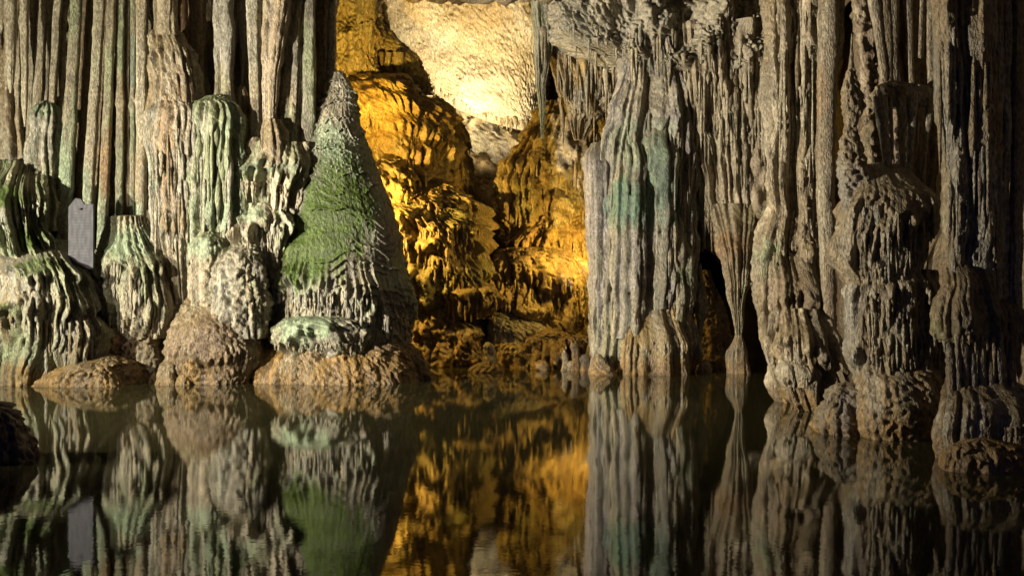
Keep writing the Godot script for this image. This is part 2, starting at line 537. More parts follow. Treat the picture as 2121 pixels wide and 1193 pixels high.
# a sheet with relief and thickness
func sheet(called: String, fn: Callable, nu: int, nv: int, thick: Vector3, mat: Material) -> MeshInstance3D:
	var st := SurfaceTool.new()
	st.begin(Mesh.PRIMITIVE_TRIANGLES)
	for side in 2:
		for v in nv + 1:
			for u in nu + 1:
				var r: Array = fn.call(float(u) / nu, float(v) / nv)
				st.set_color(r[1])
				st.set_smooth_group(side)
				st.add_vertex(r[0] + thick * side)
	var w := nu + 1
	var half := w * (nv + 1)
	for v in nv:
		for u in nu:
			var a := v * w + u
			for q in [a, a + w, a + 1, a + 1, a + w, a + w + 1]: st.add_index(q)
			for q in [a, a + 1, a + w, a + 1, a + w + 1, a + w]: st.add_index(q + half)
	st.generate_normals()
	var o := MeshInstance3D.new()
	add_named(o, called, self)
	o.mesh = st.commit()
	o.material_override = mat
	o.set_meta("kind", "structure")
	return o

var plan := Curve2D.new()
var plan_len := 0.0

func rock_col(p: Vector3, a: Color, b: Color) -> Color:
	var m := clampf(0.5 + 0.7 * n_c.get_noise_3d(p.x * 0.5, p.y * 0.3, p.z * 0.5) + 0.4 * n_b.get_noise_3d(p.x * 3.0, p.y * 0.6, p.z * 3.0), 0.0, 1.0)
	return a.lerp(b, m)

func wall_at(u: float, v: float) -> Array:
	var s := u * plan_len
	var p := plan.sample_baked(s)
	var q := plan.sample_baked(minf(s + 0.1, plan_len)) - plan.sample_baked(maxf(s - 0.1, 0.0))
	var nrm := Vector2(-q.y, q.x).normalized()
	var y := lerpf(-0.7, 14.8, v)
	var w := Vector3(p.x, y, p.y)
	var dsp := 0.5 * n_a.get_noise_3d(w.x * 0.4, y * 0.3, w.z * 0.4) + 0.22 * absf(n_b.get_noise_3d(w.x * 1.8, y * 0.3, w.z * 1.8)) + 0.08 * absf(n_c.get_noise_3d(w.x * 5.0, y * 1.2, w.z * 5.0))
	w += Vector3(nrm.x, 0, nrm.y) * dsp
	return [w, rock_col(w, PAL.earth, PAL.umber)]

func ceiling_at(u: float, v: float) -> Array:
	var w := Vector3(lerpf(-15, 10, u), 0, lerpf(4, -40, v))
	w.y = 9.2 + 0.7 * n_a.get_noise_2d(w.x * 0.25, w.z * 0.25) - 0.35 * absf(n_b.get_noise_2d(w.x * 1.2, w.z * 1.2)) - 0.1 * absf(n_c.get_noise_2d(w.x * 4.0, w.z * 4.0))
	w.y += 5.0 * smoothstep(-23.5, -26.5, w.z) * smoothstep(-7.0, -5.0, w.x) * smoothstep(3.6, 2.2, w.x)
	return [w, rock_col(w, PAL.beige, PAL.earth)]

func bed_at(u: float, v: float) -> Array:
	var w := Vector3(lerpf(-15, 10, u), 0, lerpf(4, -40, v))
	w.y = -0.55 + 0.12 * n_a.get_noise_2d(w.x * 0.5, w.z * 0.5)
	return [w, rock_col(w, PAL.umber, PAL.dark)]

func setting() -> void:
	for p in [[-15, 4], [-15, -8], [-14.2, -14], [-13, -22], [-9.5, -26.5], [-4.8, -24.8], [-4.9, -28], [-3, -34], [1, -35.5], [3.4, -33], [3.0, -26.5], [4.0, -30], [4.2, -40], [8.0, -40], [8.6, -28], [7.8, -20], [6.9, -14], [6.5, -9], [8, -4], [9, 4]]:
		plan.add_point(Vector2(p[0], p[1]))
	plan.bake_interval = 0.1
	plan_len = plan.get_baked_length()
	sheet("cave_wall", wall_at, 900, 90, Vector3(0, 0, -0.5), rock_mat)
	sheet("cave_ceiling", ceiling_at, 180, 300, Vector3(0, 0.6, 0), rock_mat)
	sheet("pool_bed", bed_at, 60, 100, Vector3(0, -0.4, 0), rock_mat)
	var path := solid(self, "walkway", box(12.0, 1.0, 6.0), plain(Color(0.2, 0.19, 0.17), 0.9), Transform3D(Basis(), Vector3(-1.0, -0.25, 1.4)))
	path.set_meta("kind", "structure")
	# still water: dark, smooth, with faint ripples
	var wm := StandardMaterial3D.new()
	wm.resource_name = "water"
	wm.albedo_color = Color(0.032, 0.031, 0.014).linear_to_srgb()
	wm.roughness = 0.03
	wm.metallic_specular = 0.47
	wm.normal_enabled = true
	wm.normal_scale = 0.016
	var f := FastNoiseLite.new()
	f.seed = 3
	f.noise_type = FastNoiseLite.TYPE_SIMPLEX_SMOOTH
	f.fractal_octaves = 4
	f.frequency = 0.02
	var t := NoiseTexture2D.new()
	t.width = 1024; t.height = 1024
	t.seamless = true
	t.noise = f
	t.as_normal_map = true
	t.bump_strength = 6.0
	wm.normal_texture = t
	wm.uv1_scale = Vector3(9, 22, 1)
	var pm := PlaneMesh.new()
	pm.size = Vector2(25, 38)
	var water := solid(self, "pool_water", pm, wm, Transform3D(Basis(), Vector3(-2.5, WATER_Y, -20.5)))
	water.set_meta("kind", "structure")

# a straight pipe leaning a little: edges at photo y 0 and at the bottom
func pipe(label: String, d: float, x0: float, x1: float, yb: float, b0: float, b1: float, cols: Array, opt := {}, group := "stone pipes left of the cone", called := "pipe_column") -> MeshInstance3D:
	var s := 130.0 / yb
	var rows := [[-130, x0 + (x0 - b0) * s, x1 + (x1 - b1) * s], [0, x0, x1], [yb * 0.3, lerpf(x0, b0, 0.27), lerpf(x1, b1, 0.3)], [yb * 0.65, lerpf(x0, b0, 0.66), lerpf(x1, b1, 0.63)], [yb, b0, b1]]
	if opt.has("node"):
		var q: float = opt.node
		var a := lerpf(x0, b0, q / yb); var b := lerpf(x1, b1, q / yb)
		rows = [rows[0], rows[1], [q - 30, a + 1, b - 1], [q - 4, a - 1, b + 1], [q + 4, a - 3, b + 2], [q + 14, a, b], [q + 60, a + 1, b], rows[4]]
	return lone(called, label, "stone column", d, rows, "pipe", cols, opt, group)

func left_side() -> void:
	# --- the wall of fused pipes behind the row
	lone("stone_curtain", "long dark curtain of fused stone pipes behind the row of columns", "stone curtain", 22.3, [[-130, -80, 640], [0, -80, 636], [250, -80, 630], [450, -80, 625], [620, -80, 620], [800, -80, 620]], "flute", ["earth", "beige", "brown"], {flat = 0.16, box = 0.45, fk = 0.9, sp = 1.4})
	field(jobs_last(), "rib", -40, -80, 690, 200, 110, 0.8, 3.0, 0.05, [0, 3, 1], true)
	lone("rock_bank", "brown rock bank at the water behind the domes on the left shore", "rock", 21.0, [[560, 60, 560], [600, 40, 590], [680, 30, 600], [760, 25, 600], [805, 20, 600]], "rough", ["earth", "beige", "brown"], {flat = 0.2, box = 0.5, sp = 1.3})
	lone("shore_ledge", "low brown ledge along the water in front of the domes on the left shore", "rock", 20.4, [[745, 150, 530, -0.5], [768, 108, 548, -0.1], [785, 94, 556], [803, 86, 560]], "boulder", ["earth", "rust", "brown"], {flat = 0.16, box = 0.55, k = 0.8})
	# --- far left: broken curtain with two bright broken tips
	lone("stone_curtain", "broad fluted stone curtain with snapped lower edge above the leftmost moss", "stone curtain", 20.8, [[-130, -40, 66], [0, -35, 60], [150, -30, 58], [260, -30, 62], [400, -30, 70]], "flute", ["beige", "earth", "brown"], {fk = 1.6, flat = 0.5})
	field(jobs_last(), "rib", -10, -80, 62, 120, 16, 0.8, 2.2, 0.05, [0, 2, 3], true)
	lone("stalactite", "bright cream stalactite with broken tip on the leftmost curtain", "stalactite", 20.0, [[-130, 4, 34], [0, 8, 34], [110, 12, 32], [170, 15, 28], [192, 18, 23]], "pipe", ["pale", "beige"])
	lone("stalactite", "thin cream stalactite next to the broken one on the leftmost curtain", "stalactite", 20.0, [[-130, 38, 58], [0, 40, 57], [180, 44, 55], [240, 46, 53], [262, 48, 51]], "pipe", ["pale", "beige"])
	var L := ["thin beige pipe closest to the broad snapped curtain", "cream pipe ending above the pale green round-topped stalagmite", "grey-green tinged pipe between the two cream ones above the round-topped stalagmite", "bright cream pipe just left of the thin brownish one", "thin brownish pipe squeezed beside the thick green-footed pipe"]
	pipe(L[0], 20.6, 60, 73, 330, 50, 64, ["beige", "pale", "earth"], {}, "thin stone pipes left of the plaque")
	pipe(L[1], 20.5, 77, 92, 230, 66, 84, ["pale", "beige", "earth"], {}, "thin stone pipes left of the plaque")
	pipe(L[2], 20.6, 94, 109, 235, 80, 96, ["beige", "pale", "sage"], {}, "thin stone pipes left of the plaque")
	pipe(L[3], 20.5, 111, 127, 240, 96, 113, ["pale", "beige", "earth"], {}, "thin stone pipes left of the plaque")
	pipe(L[4], 20.8, 127, 138, 420, 104, 117, ["earth", "beige", "brown"], {}, "thin stone pipes left of the plaque")
	lone("stalagmite", "pale green round-topped stalagmite standing under the thin pipes beside the mossy mound", "stalagmite", 20.5, [[210, 86, 104], [220, 78, 112], [260, 72, 116], [330, 66, 118], [400, 62, 122], [480, 58, 128]], "finef", ["sage", "grey", "beige"], {pat = [[95, 225, 24, 18, "mint", 0.8]]})
	pipe("thick stone pipe with green lower half, next to the plaque", 20.4, 146, 168, 560, 110, 140, ["beige", "sage", "earth"], {pat = [[130, 380, 30, 170, "mint", 0.8]]})
	pipe("thin brown stone pipe behind the thick green-footed one", 20.8, 168, 180, 480, 136, 150, ["brown", "earth"])
	pipe("dark brown stone pipe rising above the plaque", 20.7, 181, 195, 440, 152, 166, ["brown", "earth", "umber"])
	pipe("cream pale stone pipe rising directly above the plaque", 20.4, 196, 216, 440, 170, 190, ["pale", "beige", "sage"], {pat = [[175, 400, 20, 70, "mint", 0.7]]})
	pipe("hair-thin brown stone pipe right of the cream pipe", 20.8, 217, 224, 440, 190, 197, ["earth", "brown"])
	pipe("leaning stone pipe that runs down along the right edge of the plaque", 20.4, 222, 239, 570, 198, 216, ["beige", "orange", "sage"], {pat = [[207, 470, 16, 80, "mint", 0.8]]})
	var B := ["green-footed jointed pipe at the dark gap, standing on the fluted dome", "slim orange jointed pipe standing on the fluted dome", "slim sage jointed pipe with a teal streak standing on the fluted dome", "thickest beige jointed pipe standing on the fluted dome"]
	var grp := "jointed pipes on the fluted dome"
	pipe(B[0], 20.5, 242, 258, 485, 238, 253, ["beige", "sage", "earth"], {node = 212, pat = [[246, 440, 14, 60, "mint", 0.8]]}, grp)
	pipe(B[1], 20.6, 259, 270, 485, 255, 267, ["orange", "beige", "brown"], {node = 214}, grp)
	pipe(B[2], 20.5, 270, 281, 485, 267, 279, ["sage", "beige", "earth"], {node = 216, pat = [[275, 120, 9, 60, "teal", 0.6], [273, 440, 14, 60, "mint", 0.8]]}, grp)
	pipe(B[3], 20.4, 281, 305, 485, 278, 299, ["beige", "pale", "earth"], {node = 206, pat = [[288, 450, 20, 50, "mint", 0.8]]}, grp)

	# --- fluted dome under the pipes
	var t := thing("flowstone_dome", "pale green fluted dome of flowstone under the four jointed pipes", "flowstone", at(290, 800, 20.3))
	var o := body(t, "dome", 20.3, [[450, 238, 300], [475, 230, 308], [508, 222, 326], [535, 214, 345], [590, 210, 360], [640, 212, 372], [675, 222, 366], [700, 240, 352]], "flute", ["sage", "beige", "grey"], {fk = 1.5, k = 0.8, led = [[545, 0.14, 0.35, 0.25]], pat = [[280, 510, 70, 40, "mint", 0.9], [290, 620, 80, 50, "pale", 0.5]]})
	fringe(o, "drip", 225, 655, 360, 665, 16, 0.15, 0.4, 0.035, 0.02)
	field(o, "rib", 218, 530, 364, 600, 34, 0.4, 1.1, 0.045, [4, 0, 1], true)
	body(t, "base", 20.3, [[655, 225, 320], [685, 200, 330], [730, 190, 322], [770, 185, 322], [800, 185, 320]], "boulder", ["earth", "orange", "brown"], {pat = [[250, 720, 50, 50, "orange", 0.6]]})
	body(t, "pillar", 20.0, [[660, 292, 330], [690, 288, 322], [730, 284, 322], [770, 282, 326], [800, 278, 330]], "knob", ["earth", "beige", "ochre"], {k = 0.5})
	lone("low_mound", "low ochre mound at the water below the fluted dome", "rock", 19.6, [[738, 190, 240], [748, 150, 262], [765, 118, 276], [785, 100, 282], [802, 88, 286]], "boulder", ["rust", "earth", "brown"], {k = 0.5})
	lone("stone", "upright ochre stone at the water beside the dark opening", "rock", 19.4, [[746, 338, 358], [756, 331, 364], [775, 328, 366], [800, 322, 370]], "boulder", ["earth", "ochre"], {k = 0.4})
	lone("stone", "tiny yellow stone at the water beside the round brown boulder", "rock", 19.3, [[777, 372, 386], [785, 366, 391], [803, 360, 396]], "boulder", ["ochre", "earth"], {k = 0.3})

	# --- mossy mound at the far left
	t = thing("flowstone_mound", "mossy tiered flowstone mound at the left end of the pool", "flowstone", at(60, 805, 19.8))
	o = body(t, "upper_tier", 20.0, [[330, -40, 50, -0.7], [375, -40, 68, -0.25], [420, -40, 84], [470, -40, 98], [530, -40, 118], [570, -40, 140], [640, -40, 150]], "finef", ["sage", "grey", "pale"], {k = 1.4, led = [[440, 0.12, 0.5, 0.3]], pat = [[85, 500, 32, 40, "moss", 1.0], [15, 410, 60, 32, "moss", 0.9], [10, 300, 40, 60, "moss", 0.6]]})
	fringe(o, "drip", -10, 470, 70, 500, 8, 0.3, 0.7, 0.045, 0.06)
	o = body(t, "middle_tier", 19.8, [[495, -40, 110, -0.6], [535, -40, 148, -0.2], [570, -40, 182], [620, -40, 196], [655, -40, 194], [700, -40, 188], [760, -40, 150], [806, -40, 140]], "finef", ["grey", "sage", "earth"], {k = 0.9, led = [[555, 0.14, 0.3, 0.2], [625, 0.14, 0.35, 0.2]], pat = [[110, 555, 70, 22, "moss", 0.7], [60, 640, 60, 20, "moss", 0.6]]})
	fringe(o, "drip", 0, 590, 190, 610, 18, 0.15, 0.55, 0.04, 0.1)
	fringe(o, "drip", 0, 655, 185, 665, 16, 0.15, 0.5, 0.04, 0.1)
	for p in [[-30, 14, 620], [14, 66, 625], [60, 104, 690]]:
		var w: float = p[1] - p[0]
		body(t, "pillar", 19.5, [[p[2], p[0] + w * 0.25, p[1] - w * 0.25], [p[2] + 25, p[0], p[1]], [p[2] + 70, p[0] + w * 0.12, p[1] - w * 0.12], [740, p[0], p[1]], [806, p[0] - 2, p[1] + 2]], "flute", ["earth", "beige", "brown"], {fk = 1.7, k = 0.7})
	o = body(t, "lower_tier", 19.6, [[643, 125, 180], [660, 104, 198], [690, 96, 206], [740, 92, 204], [806, 90, 200]], "flute", ["grey", "earth", "sage"], {fk = 1.6, led = [[675, 0.1, 0.5, 0.2]]})
	field(o, "rib", 96, 665, 202, 700, 24, 0.4, 1.0, 0.04, [0, 3, 1], true)

	# --- brown shouldered column
	t = thing("stone_column", "brown shouldered column with orange streaks left of the grey column", "stone column", at(370, 620, 20.4))
	body(t, "shaft", 20.25, [[-130, 320, 364], [0, 322, 362], [40, 323, 362], [75, 320, 366]], "pipe", ["earth", "beige", "brown"], {k = 1.6})
	body(t, "shoulder", 20.4, [[56, 328, 360], [68, 322, 374], [105, 320, 390], [150, 322, 402], [195, 320, 412], [240, 316, 420], [300, 312, 420]], "flute", ["beige", "earth", "brown"], {fk = 1.6, k = 0.7, led = [[100, 0.06, 0.3, 0.1], [150, 0.06, 0.3, 0.15, 360, 410]]})
	body(t, "skirt", 20.3, [[205, 330, 400], [235, 316, 420], [300, 311, 418], [400, 316, 412], [500, 326, 404], [560, 338, 400], [630, 350, 395]], "flute", ["beige", "grey", "earth"], {fk = 1.8, k = 0.7, pat = [[360, 330, 18, 120, "orange", 0.7], [335, 360, 14, 40, "teal", 0.5], [390, 260, 20, 40, "pink", 0.5]]})
	field(jobs_last(), "rib", 318, 220, 414, 480, 26, 0.5, 1.6, 0.045, [0, 3, 1], true)
	pipe("orange-brown pipe behind the shouldered column", 21.2, 368, 386, 150, 372, 388, ["orange", "brown"])
	pipe("broad brown pipe running down behind the shoulder of the brown column", 21.0, 390, 424, 220, 392, 420, ["brown", "earth", "orange"])

	# --- grey column on a fluted dome
	t = thing("stone_column", "pale grey column standing on a fluted grey-green dome", "stone column", at(450, 560, 20.4))
	body(t, "shaft", 20.5, [[-130, 442, 484], [0, 444, 482], [110, 444, 482], [180, 447, 480], [222, 440, 488]], "pipe", ["grey", "white", "lilac"], {k = 1.4, pat = [[462, 170, 22, 50, "olive", 0.6]]})
	body(t, "dome", 20.3, [[200, 432, 470], [214, 412, 488], [240, 402, 500], [300, 395, 504], [400, 391, 502], [480, 396, 498], [540, 402, 492]], "flute", ["sage", "mint", "grey"], {fk = 1.7, k = 0.9, led = [[300, 0.06, 0.4, 0.2, 455, 510]], pat = [[445, 430, 60, 60, "mint", 0.7]]})
	field(jobs_last(), "rib", 396, 235, 500, 420, 24, 0.6, 2.0, 0.055, [1, 4, 4], true)
	t = thing("stalagmite", "knobbly pale column in front of the grey-green dome", "stalagmite", at(430, 700, 19.9))
	body(t, "stem", 19.9, [[482, 412, 448], [496, 402, 460], [560, 400, 458], [620, 398, 460], [690, 396, 466]], "knob", ["sage", "beige", "pink"], {k = 0.6, pat = [[430, 510, 36, 25, "mint", 0.8]]})
	t = thing("stalagmite", "cluster of pale knobbly stone lumps beside the cone", "stalagmite", at(490, 720, 20.0))
	body(t, "lump", 20.0, [[470, 458, 490, -0.5], [495, 454, 497, -0.15], [530, 452, 500], [590, 448, 510]], "knob", ["sage", "grey"], {k = 0.6})
	body(t, "lump", 19.8, [[490, 470, 520, -0.5], [530, 452, 535, -0.15], [580, 442, 545], [640, 440, 552], [700, 450, 550]], "knob", ["beige", "grey", "sage"], {k = 0.9})
	body(t, "lump", 19.7, [[540, 520, 534], [550, 512, 545], [575, 510, 548], [610, 512, 548]], "knob", ["grey", "lilac"], {k = 0.5})
	lone("boulder", "round brown crusted boulder at the water left of the cone", "boulder", 19.9, [[600, 390, 480, -0.6], [635, 374, 500, -0.2], [680, 360, 522], [725, 354, 538], [760, 360, 534], [790, 370, 524], [802, 372, 522]], "knob", ["earth", "brown", "beige"], {k = 0.45, fk = 1.3, led = [[735, 0.06, 0.3, 0.2]]})
	lone("stalactite", "thin dark-tipped stalactite between the grey column and the knobbed pipe", "stalactite", 20.8, [[-130, 486, 512], [0, 490, 510], [80, 494, 507], [140, 498, 505], [172, 500, 503]], "finef", ["grey", "dark"], {k = 0.4})
	lone("stalagmite", "small dark stalagmite under the thin dark-tipped stalactite", "stalagmite", 20.7, [[178, 496, 506], [200, 490, 514], [240, 486, 518], [300, 482, 520], [360, 480, 524]], "finef", ["earth", "grey"], {k = 0.5})
	t = thing("stone_column", "tapering pipe ending on a small fringed knob left of the split column", "stone column", at(528, 350, 20.4))
	body(t, "shaft", 20.4, [[-130, 504, 535], [0, 510, 537], [150, 516, 537], [295, 521, 540]], "pipe", ["beige", "grey", "earth"], {k = 1.3})
	o = body(t, "knob", 20.3, [[286, 520, 542], [298, 514, 547], [320, 514, 546], [345, 518, 540]], "finef", ["beige", "sage"], {k = 0.5})
	fringe(o, "drip", 516, 335, 545, 335, 5, 0.1, 0.2, 0.03, 0.0)
	t = thing("stone_column", "wide split column with a smooth left shaft and a rough right shaft", "stone column", at(590, 360, 20.5))
	body(t, "shaft", 20.3, [[-130, 548, 604], [0, 547, 600], [70, 546, 590], [150, 545, 579], [250, 545, 570], [300, 545, 574]], "pipe", ["pink", "beige", "earth"], {k = 1.6})
	body(t, "shaft", 20.7, [[-130, 598, 642], [0, 600, 638], [75, 582, 633], [150, 577, 629], [240, 570, 626], [330, 572, 634]], "finef", ["beige", "grey", "earth"], {k = 0.6, pat = [[600, 250, 30, 50, "sage", 0.7]]})
	body(t, "foot", 20.2, [[248, 546, 572], [270, 542, 580], [310, 540, 590], [350, 540, 590]], "finef", ["beige", "earth", "sage"], {k = 0.8})
	pipe("rough grey-green column at the left of the dark recess by the cone", 20.6, 628, 651, 300, 624, 652, ["grey", "sage", "beige"], {k = 2.0})
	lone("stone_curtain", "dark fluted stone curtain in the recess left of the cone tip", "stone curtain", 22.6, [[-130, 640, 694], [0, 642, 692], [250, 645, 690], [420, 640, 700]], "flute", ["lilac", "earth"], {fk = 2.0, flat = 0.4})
	pipe("narrow lilac-grey column running down to the tip of the cone", 21.6, 681, 695, 260, 672, 690, ["lilac", "grey"], {k = 1.8})
	# --- shelf between the grey dome and the cone
	t = thing("flowstone_shelf", "two-tier flowstone shelf with white fringes between the grey dome and the cone", "flowstone", at(555, 640, 20.5))
	o = body(t, "upper_tier", 20.7, [[300, 520, 640], [335, 500, 648], [365, 492, 640], [430, 490, 622], [500, 495, 610]], "finef", ["sage", "pale", "grey"], {k = 1.3, led = [[352, 0.16, 0.4, 0.15]], pat = [[560, 355, 70, 14, "teal", 0.5]]})
	fringe(o, "drip", 495, 385, 612, 385, 16, 0.2, 0.6, 0.04, 0.1)
	o = body(t, "lower_tier", 20.5, [[425, 500, 600], [450, 487, 612], [490, 490, 608], [530, 500, 600], [580, 510, 590], [660, 520, 585]], "finef", ["white", "pale", "sage"], {k = 1.3, led = [[458, 0.2, 0.5, 0.15]], pat = [[530, 445, 40, 22, "mint", 0.8]]})
	fringe(o, "drip", 492, 480, 604, 480, 18, 0.2, 0.6, 0.04, 0.14, [1, 2])
	# --- the inscribed plaque leaning on the pipes
	plaque()

func plaque() -> void:
	var t := thing("stone_plaque", "grey marble plaque with an engraved inscription standing between the stone pipes", "plaque", at(168, 558, 19.6))
	t.rotation.z = 0.0
	var im := Image.create(256, 640, false, Image.FORMAT_RGB8)
	im.fill(Color(0.62, 0.62, 0.66))
	var r := RandomNumberGenerator.new()
	r.seed = 4
	for y in 640:
		for x in 256:
			var v := 0.22 + 0.07 * n_c.get_noise_2d(x * 0.02, y * 0.008) + 0.04 * n_b.get_noise_2d(x * 0.08, y * 0.08)
			im.set_pixel(x, y, Color(v, v, v + 0.03))
	for line in 19:
		var x := 24
		if line == 0: x = 90
		while x < (170 if line == 0 else 226):
			var w := r.randi_range(8, 34)
			var y := 90 + line * 26
			for c in range(x, mini(x + w, 232), 5):
				im.fill_rect(Rect2i(c, y + r.randi_range(0, 3), 3, r.randi_range(7, 11)), Color(0.13, 0.13, 0.145))
			x += w + 9
	var m := StandardMaterial3D.new()
	m.albedo_texture = ImageTexture.create_from_image(im)
	m.roughness = 0.7
	var st := SurfaceTool.new()
	st.begin(Mesh.PRIMITIVE_TRIANGLES)
	var hw := 0.255; var h := 1.30; var th := 0.05; var ch := 0.012
	var front := [Vector3(-hw + ch, ch, th), Vector3(hw - ch, ch, th), Vector3(hw - ch, h - ch, th), Vector3(0.06, h - ch, th), Vector3(0.0, h + 0.10, th), Vector3(-0.10, h + 0.12, th), Vector3(-hw + ch, h - 0.06, th)]
	var c := Vector3(0, h * 0.5, th)
	var outer := []
	for p in front:
		var v: Vector3 = p
		outer.append(Vector3(v.x + ch * signf(v.x), v.y + (ch if v.y > 0.5 else -ch), th - ch))
	var n := front.size()
	for i in n:
		var j := (i + 1) % n
		var tri := [c, front[j], front[i], front[i], front[j], outer[i], outer[i], front[j], outer[j], outer[i], outer[j], outer[i] * Vector3(1, 1, 0), outer[i] * Vector3(1, 1, 0), outer[j], outer[j] * Vector3(1, 1, 0)]
		for p in tri:
			st.set_smooth_group(-1)
			st.set_uv(Vector2((p.x + hw) / (2 * hw), 1.0 - clampf(p.y / (h + 0.12), 0.0, 1.0)))
			st.add_vertex(p)
	st.generate_normals()
	solid(t, "slab", st.commit(), m, Transform3D())
	var sph := SphereMesh.new()
	sph.radius = 0.035; sph.height = 0.05
	sph.radial_segments = 12; sph.rings = 6
	solid(t, "iron_peg", sph, plain(Color(0.03, 0.02, 0.015), 0.8), Transform3D(Basis(), Vector3(0.0, 1.2, 0.055)))
	t.rotation = Vector3(-0.05, 0.0, 0.02)

func cone_group() -> void:
	var t := thing("cone_stalagmite", "great cone stalagmite with a bright green moss coat rising from the pool", "stalagmite", at(705, 800, 21.0))
	var o := body(t, "cone", 21.0, [[147, 692, 706], [152, 684, 714], [170, 678, 724], [200, 670, 737], [260, 643, 750], [330, 615, 776], [400, 598, 800], [500, 576, 829], [590, 566, 846], [660, 562, 852], [710, 572, 850]], "cone", ["grey", "mint", "beige"], {sp = 0.85, k = 0.8, wob = 0.03, box = 0.95, ter = [0.048, 0.17], led = [[592, 0.2, 0.45, 0.25, 575, 780], [628, 0.15, 0.5, 0.3, 745, 860]],
		pat = [[680, 430, 98, 118, "moss", 1.0], [672, 515, 110, 92, "moss", 1.0], [720, 470, 70, 110, "moss", 0.8], [588, 600, 26, 90, "olive", 0.9], [690, 290, 46, 60, "mint", 0.7], [620, 340, 30, 40, "mint", 0.6]]})
	field(o, "drip", 640, 300, 780, 370, 40, 0.06, 0.14, 0.022, [1, 4])
	field(o, "rib", 580, 596, 775, 628, 60, 0.25, 0.6, 0.034, [1, 1, 2], true)
	field(o, "rib", 750, 640, 850, 680, 26, 0.25, 0.5, 0.034, [1, 1, 0], true)
	fringe(o, "drip", 588, 612, 765, 612, 30, 0.2, 0.55, 0.035, 0.10, [1, 1, 0])
	fringe(o, "drip", 752, 652, 846, 655, 16, 0.25, 0.55, 0.04, 0.10, [1, 1, 0])
	fringe(o, "drip", 790, 690, 850, 690, 9, 0.1, 0.3, 0.035, 0.04, [1, 1, 0])
	o = body(t, "lower_tier", 20.6, [[646, 618, 712, 0.2], [660, 594, 766, 0.3], [686, 584, 792, 0.3], [708, 590, 790, 0.3], [735, 600, 780, 0.2]], "knob", ["sage", "grey", "beige"], {k = 0.7, flat = 0.9, led = [[690, 0.12, 0.25, 0.2]], pat = [[655, 670, 60, 24, "mint", 1.0], [640, 690, 30, 30, "mint", 0.8]]})
	fringe(o, "drip", 590, 705, 785, 708, 22, 0.1, 0.3, 0.04, 0.08, [0, 1])
	body(t, "side_mound", 20.9, [[640, 552, 590], [665, 540, 606], [700, 534, 620], [760, 530, 640]], "boulder", ["olive", "earth", "sage"], {k = 0.5})
	body(t, "base", 20.9, [[695, 570, 800], [708, 548, 838], [730, 532, 862], [760, 524, 880], [785, 520, 892], [800, 518, 896]], "boulder", ["earth", "rust", "brown"], {k = 0.6, box = 0.9, pat = [[590, 770, 60, 25, "rust", 0.7], [780, 760, 60, 25, "rust", 0.5]]})
	body(t, "knuckle", 20.0, [[705, 640, 690], [725, 600, 692], [760, 570, 694], [798, 560, 690]], "boulder", ["earth", "rust", "beige"], {k = 0.45})
	body(t, "knuckle", 20.6, [[735, 850, 862], [750, 846, 880], [775, 842, 892], [796, 840, 896]], "boulder", ["earth", "olive"], {k = 0.5})

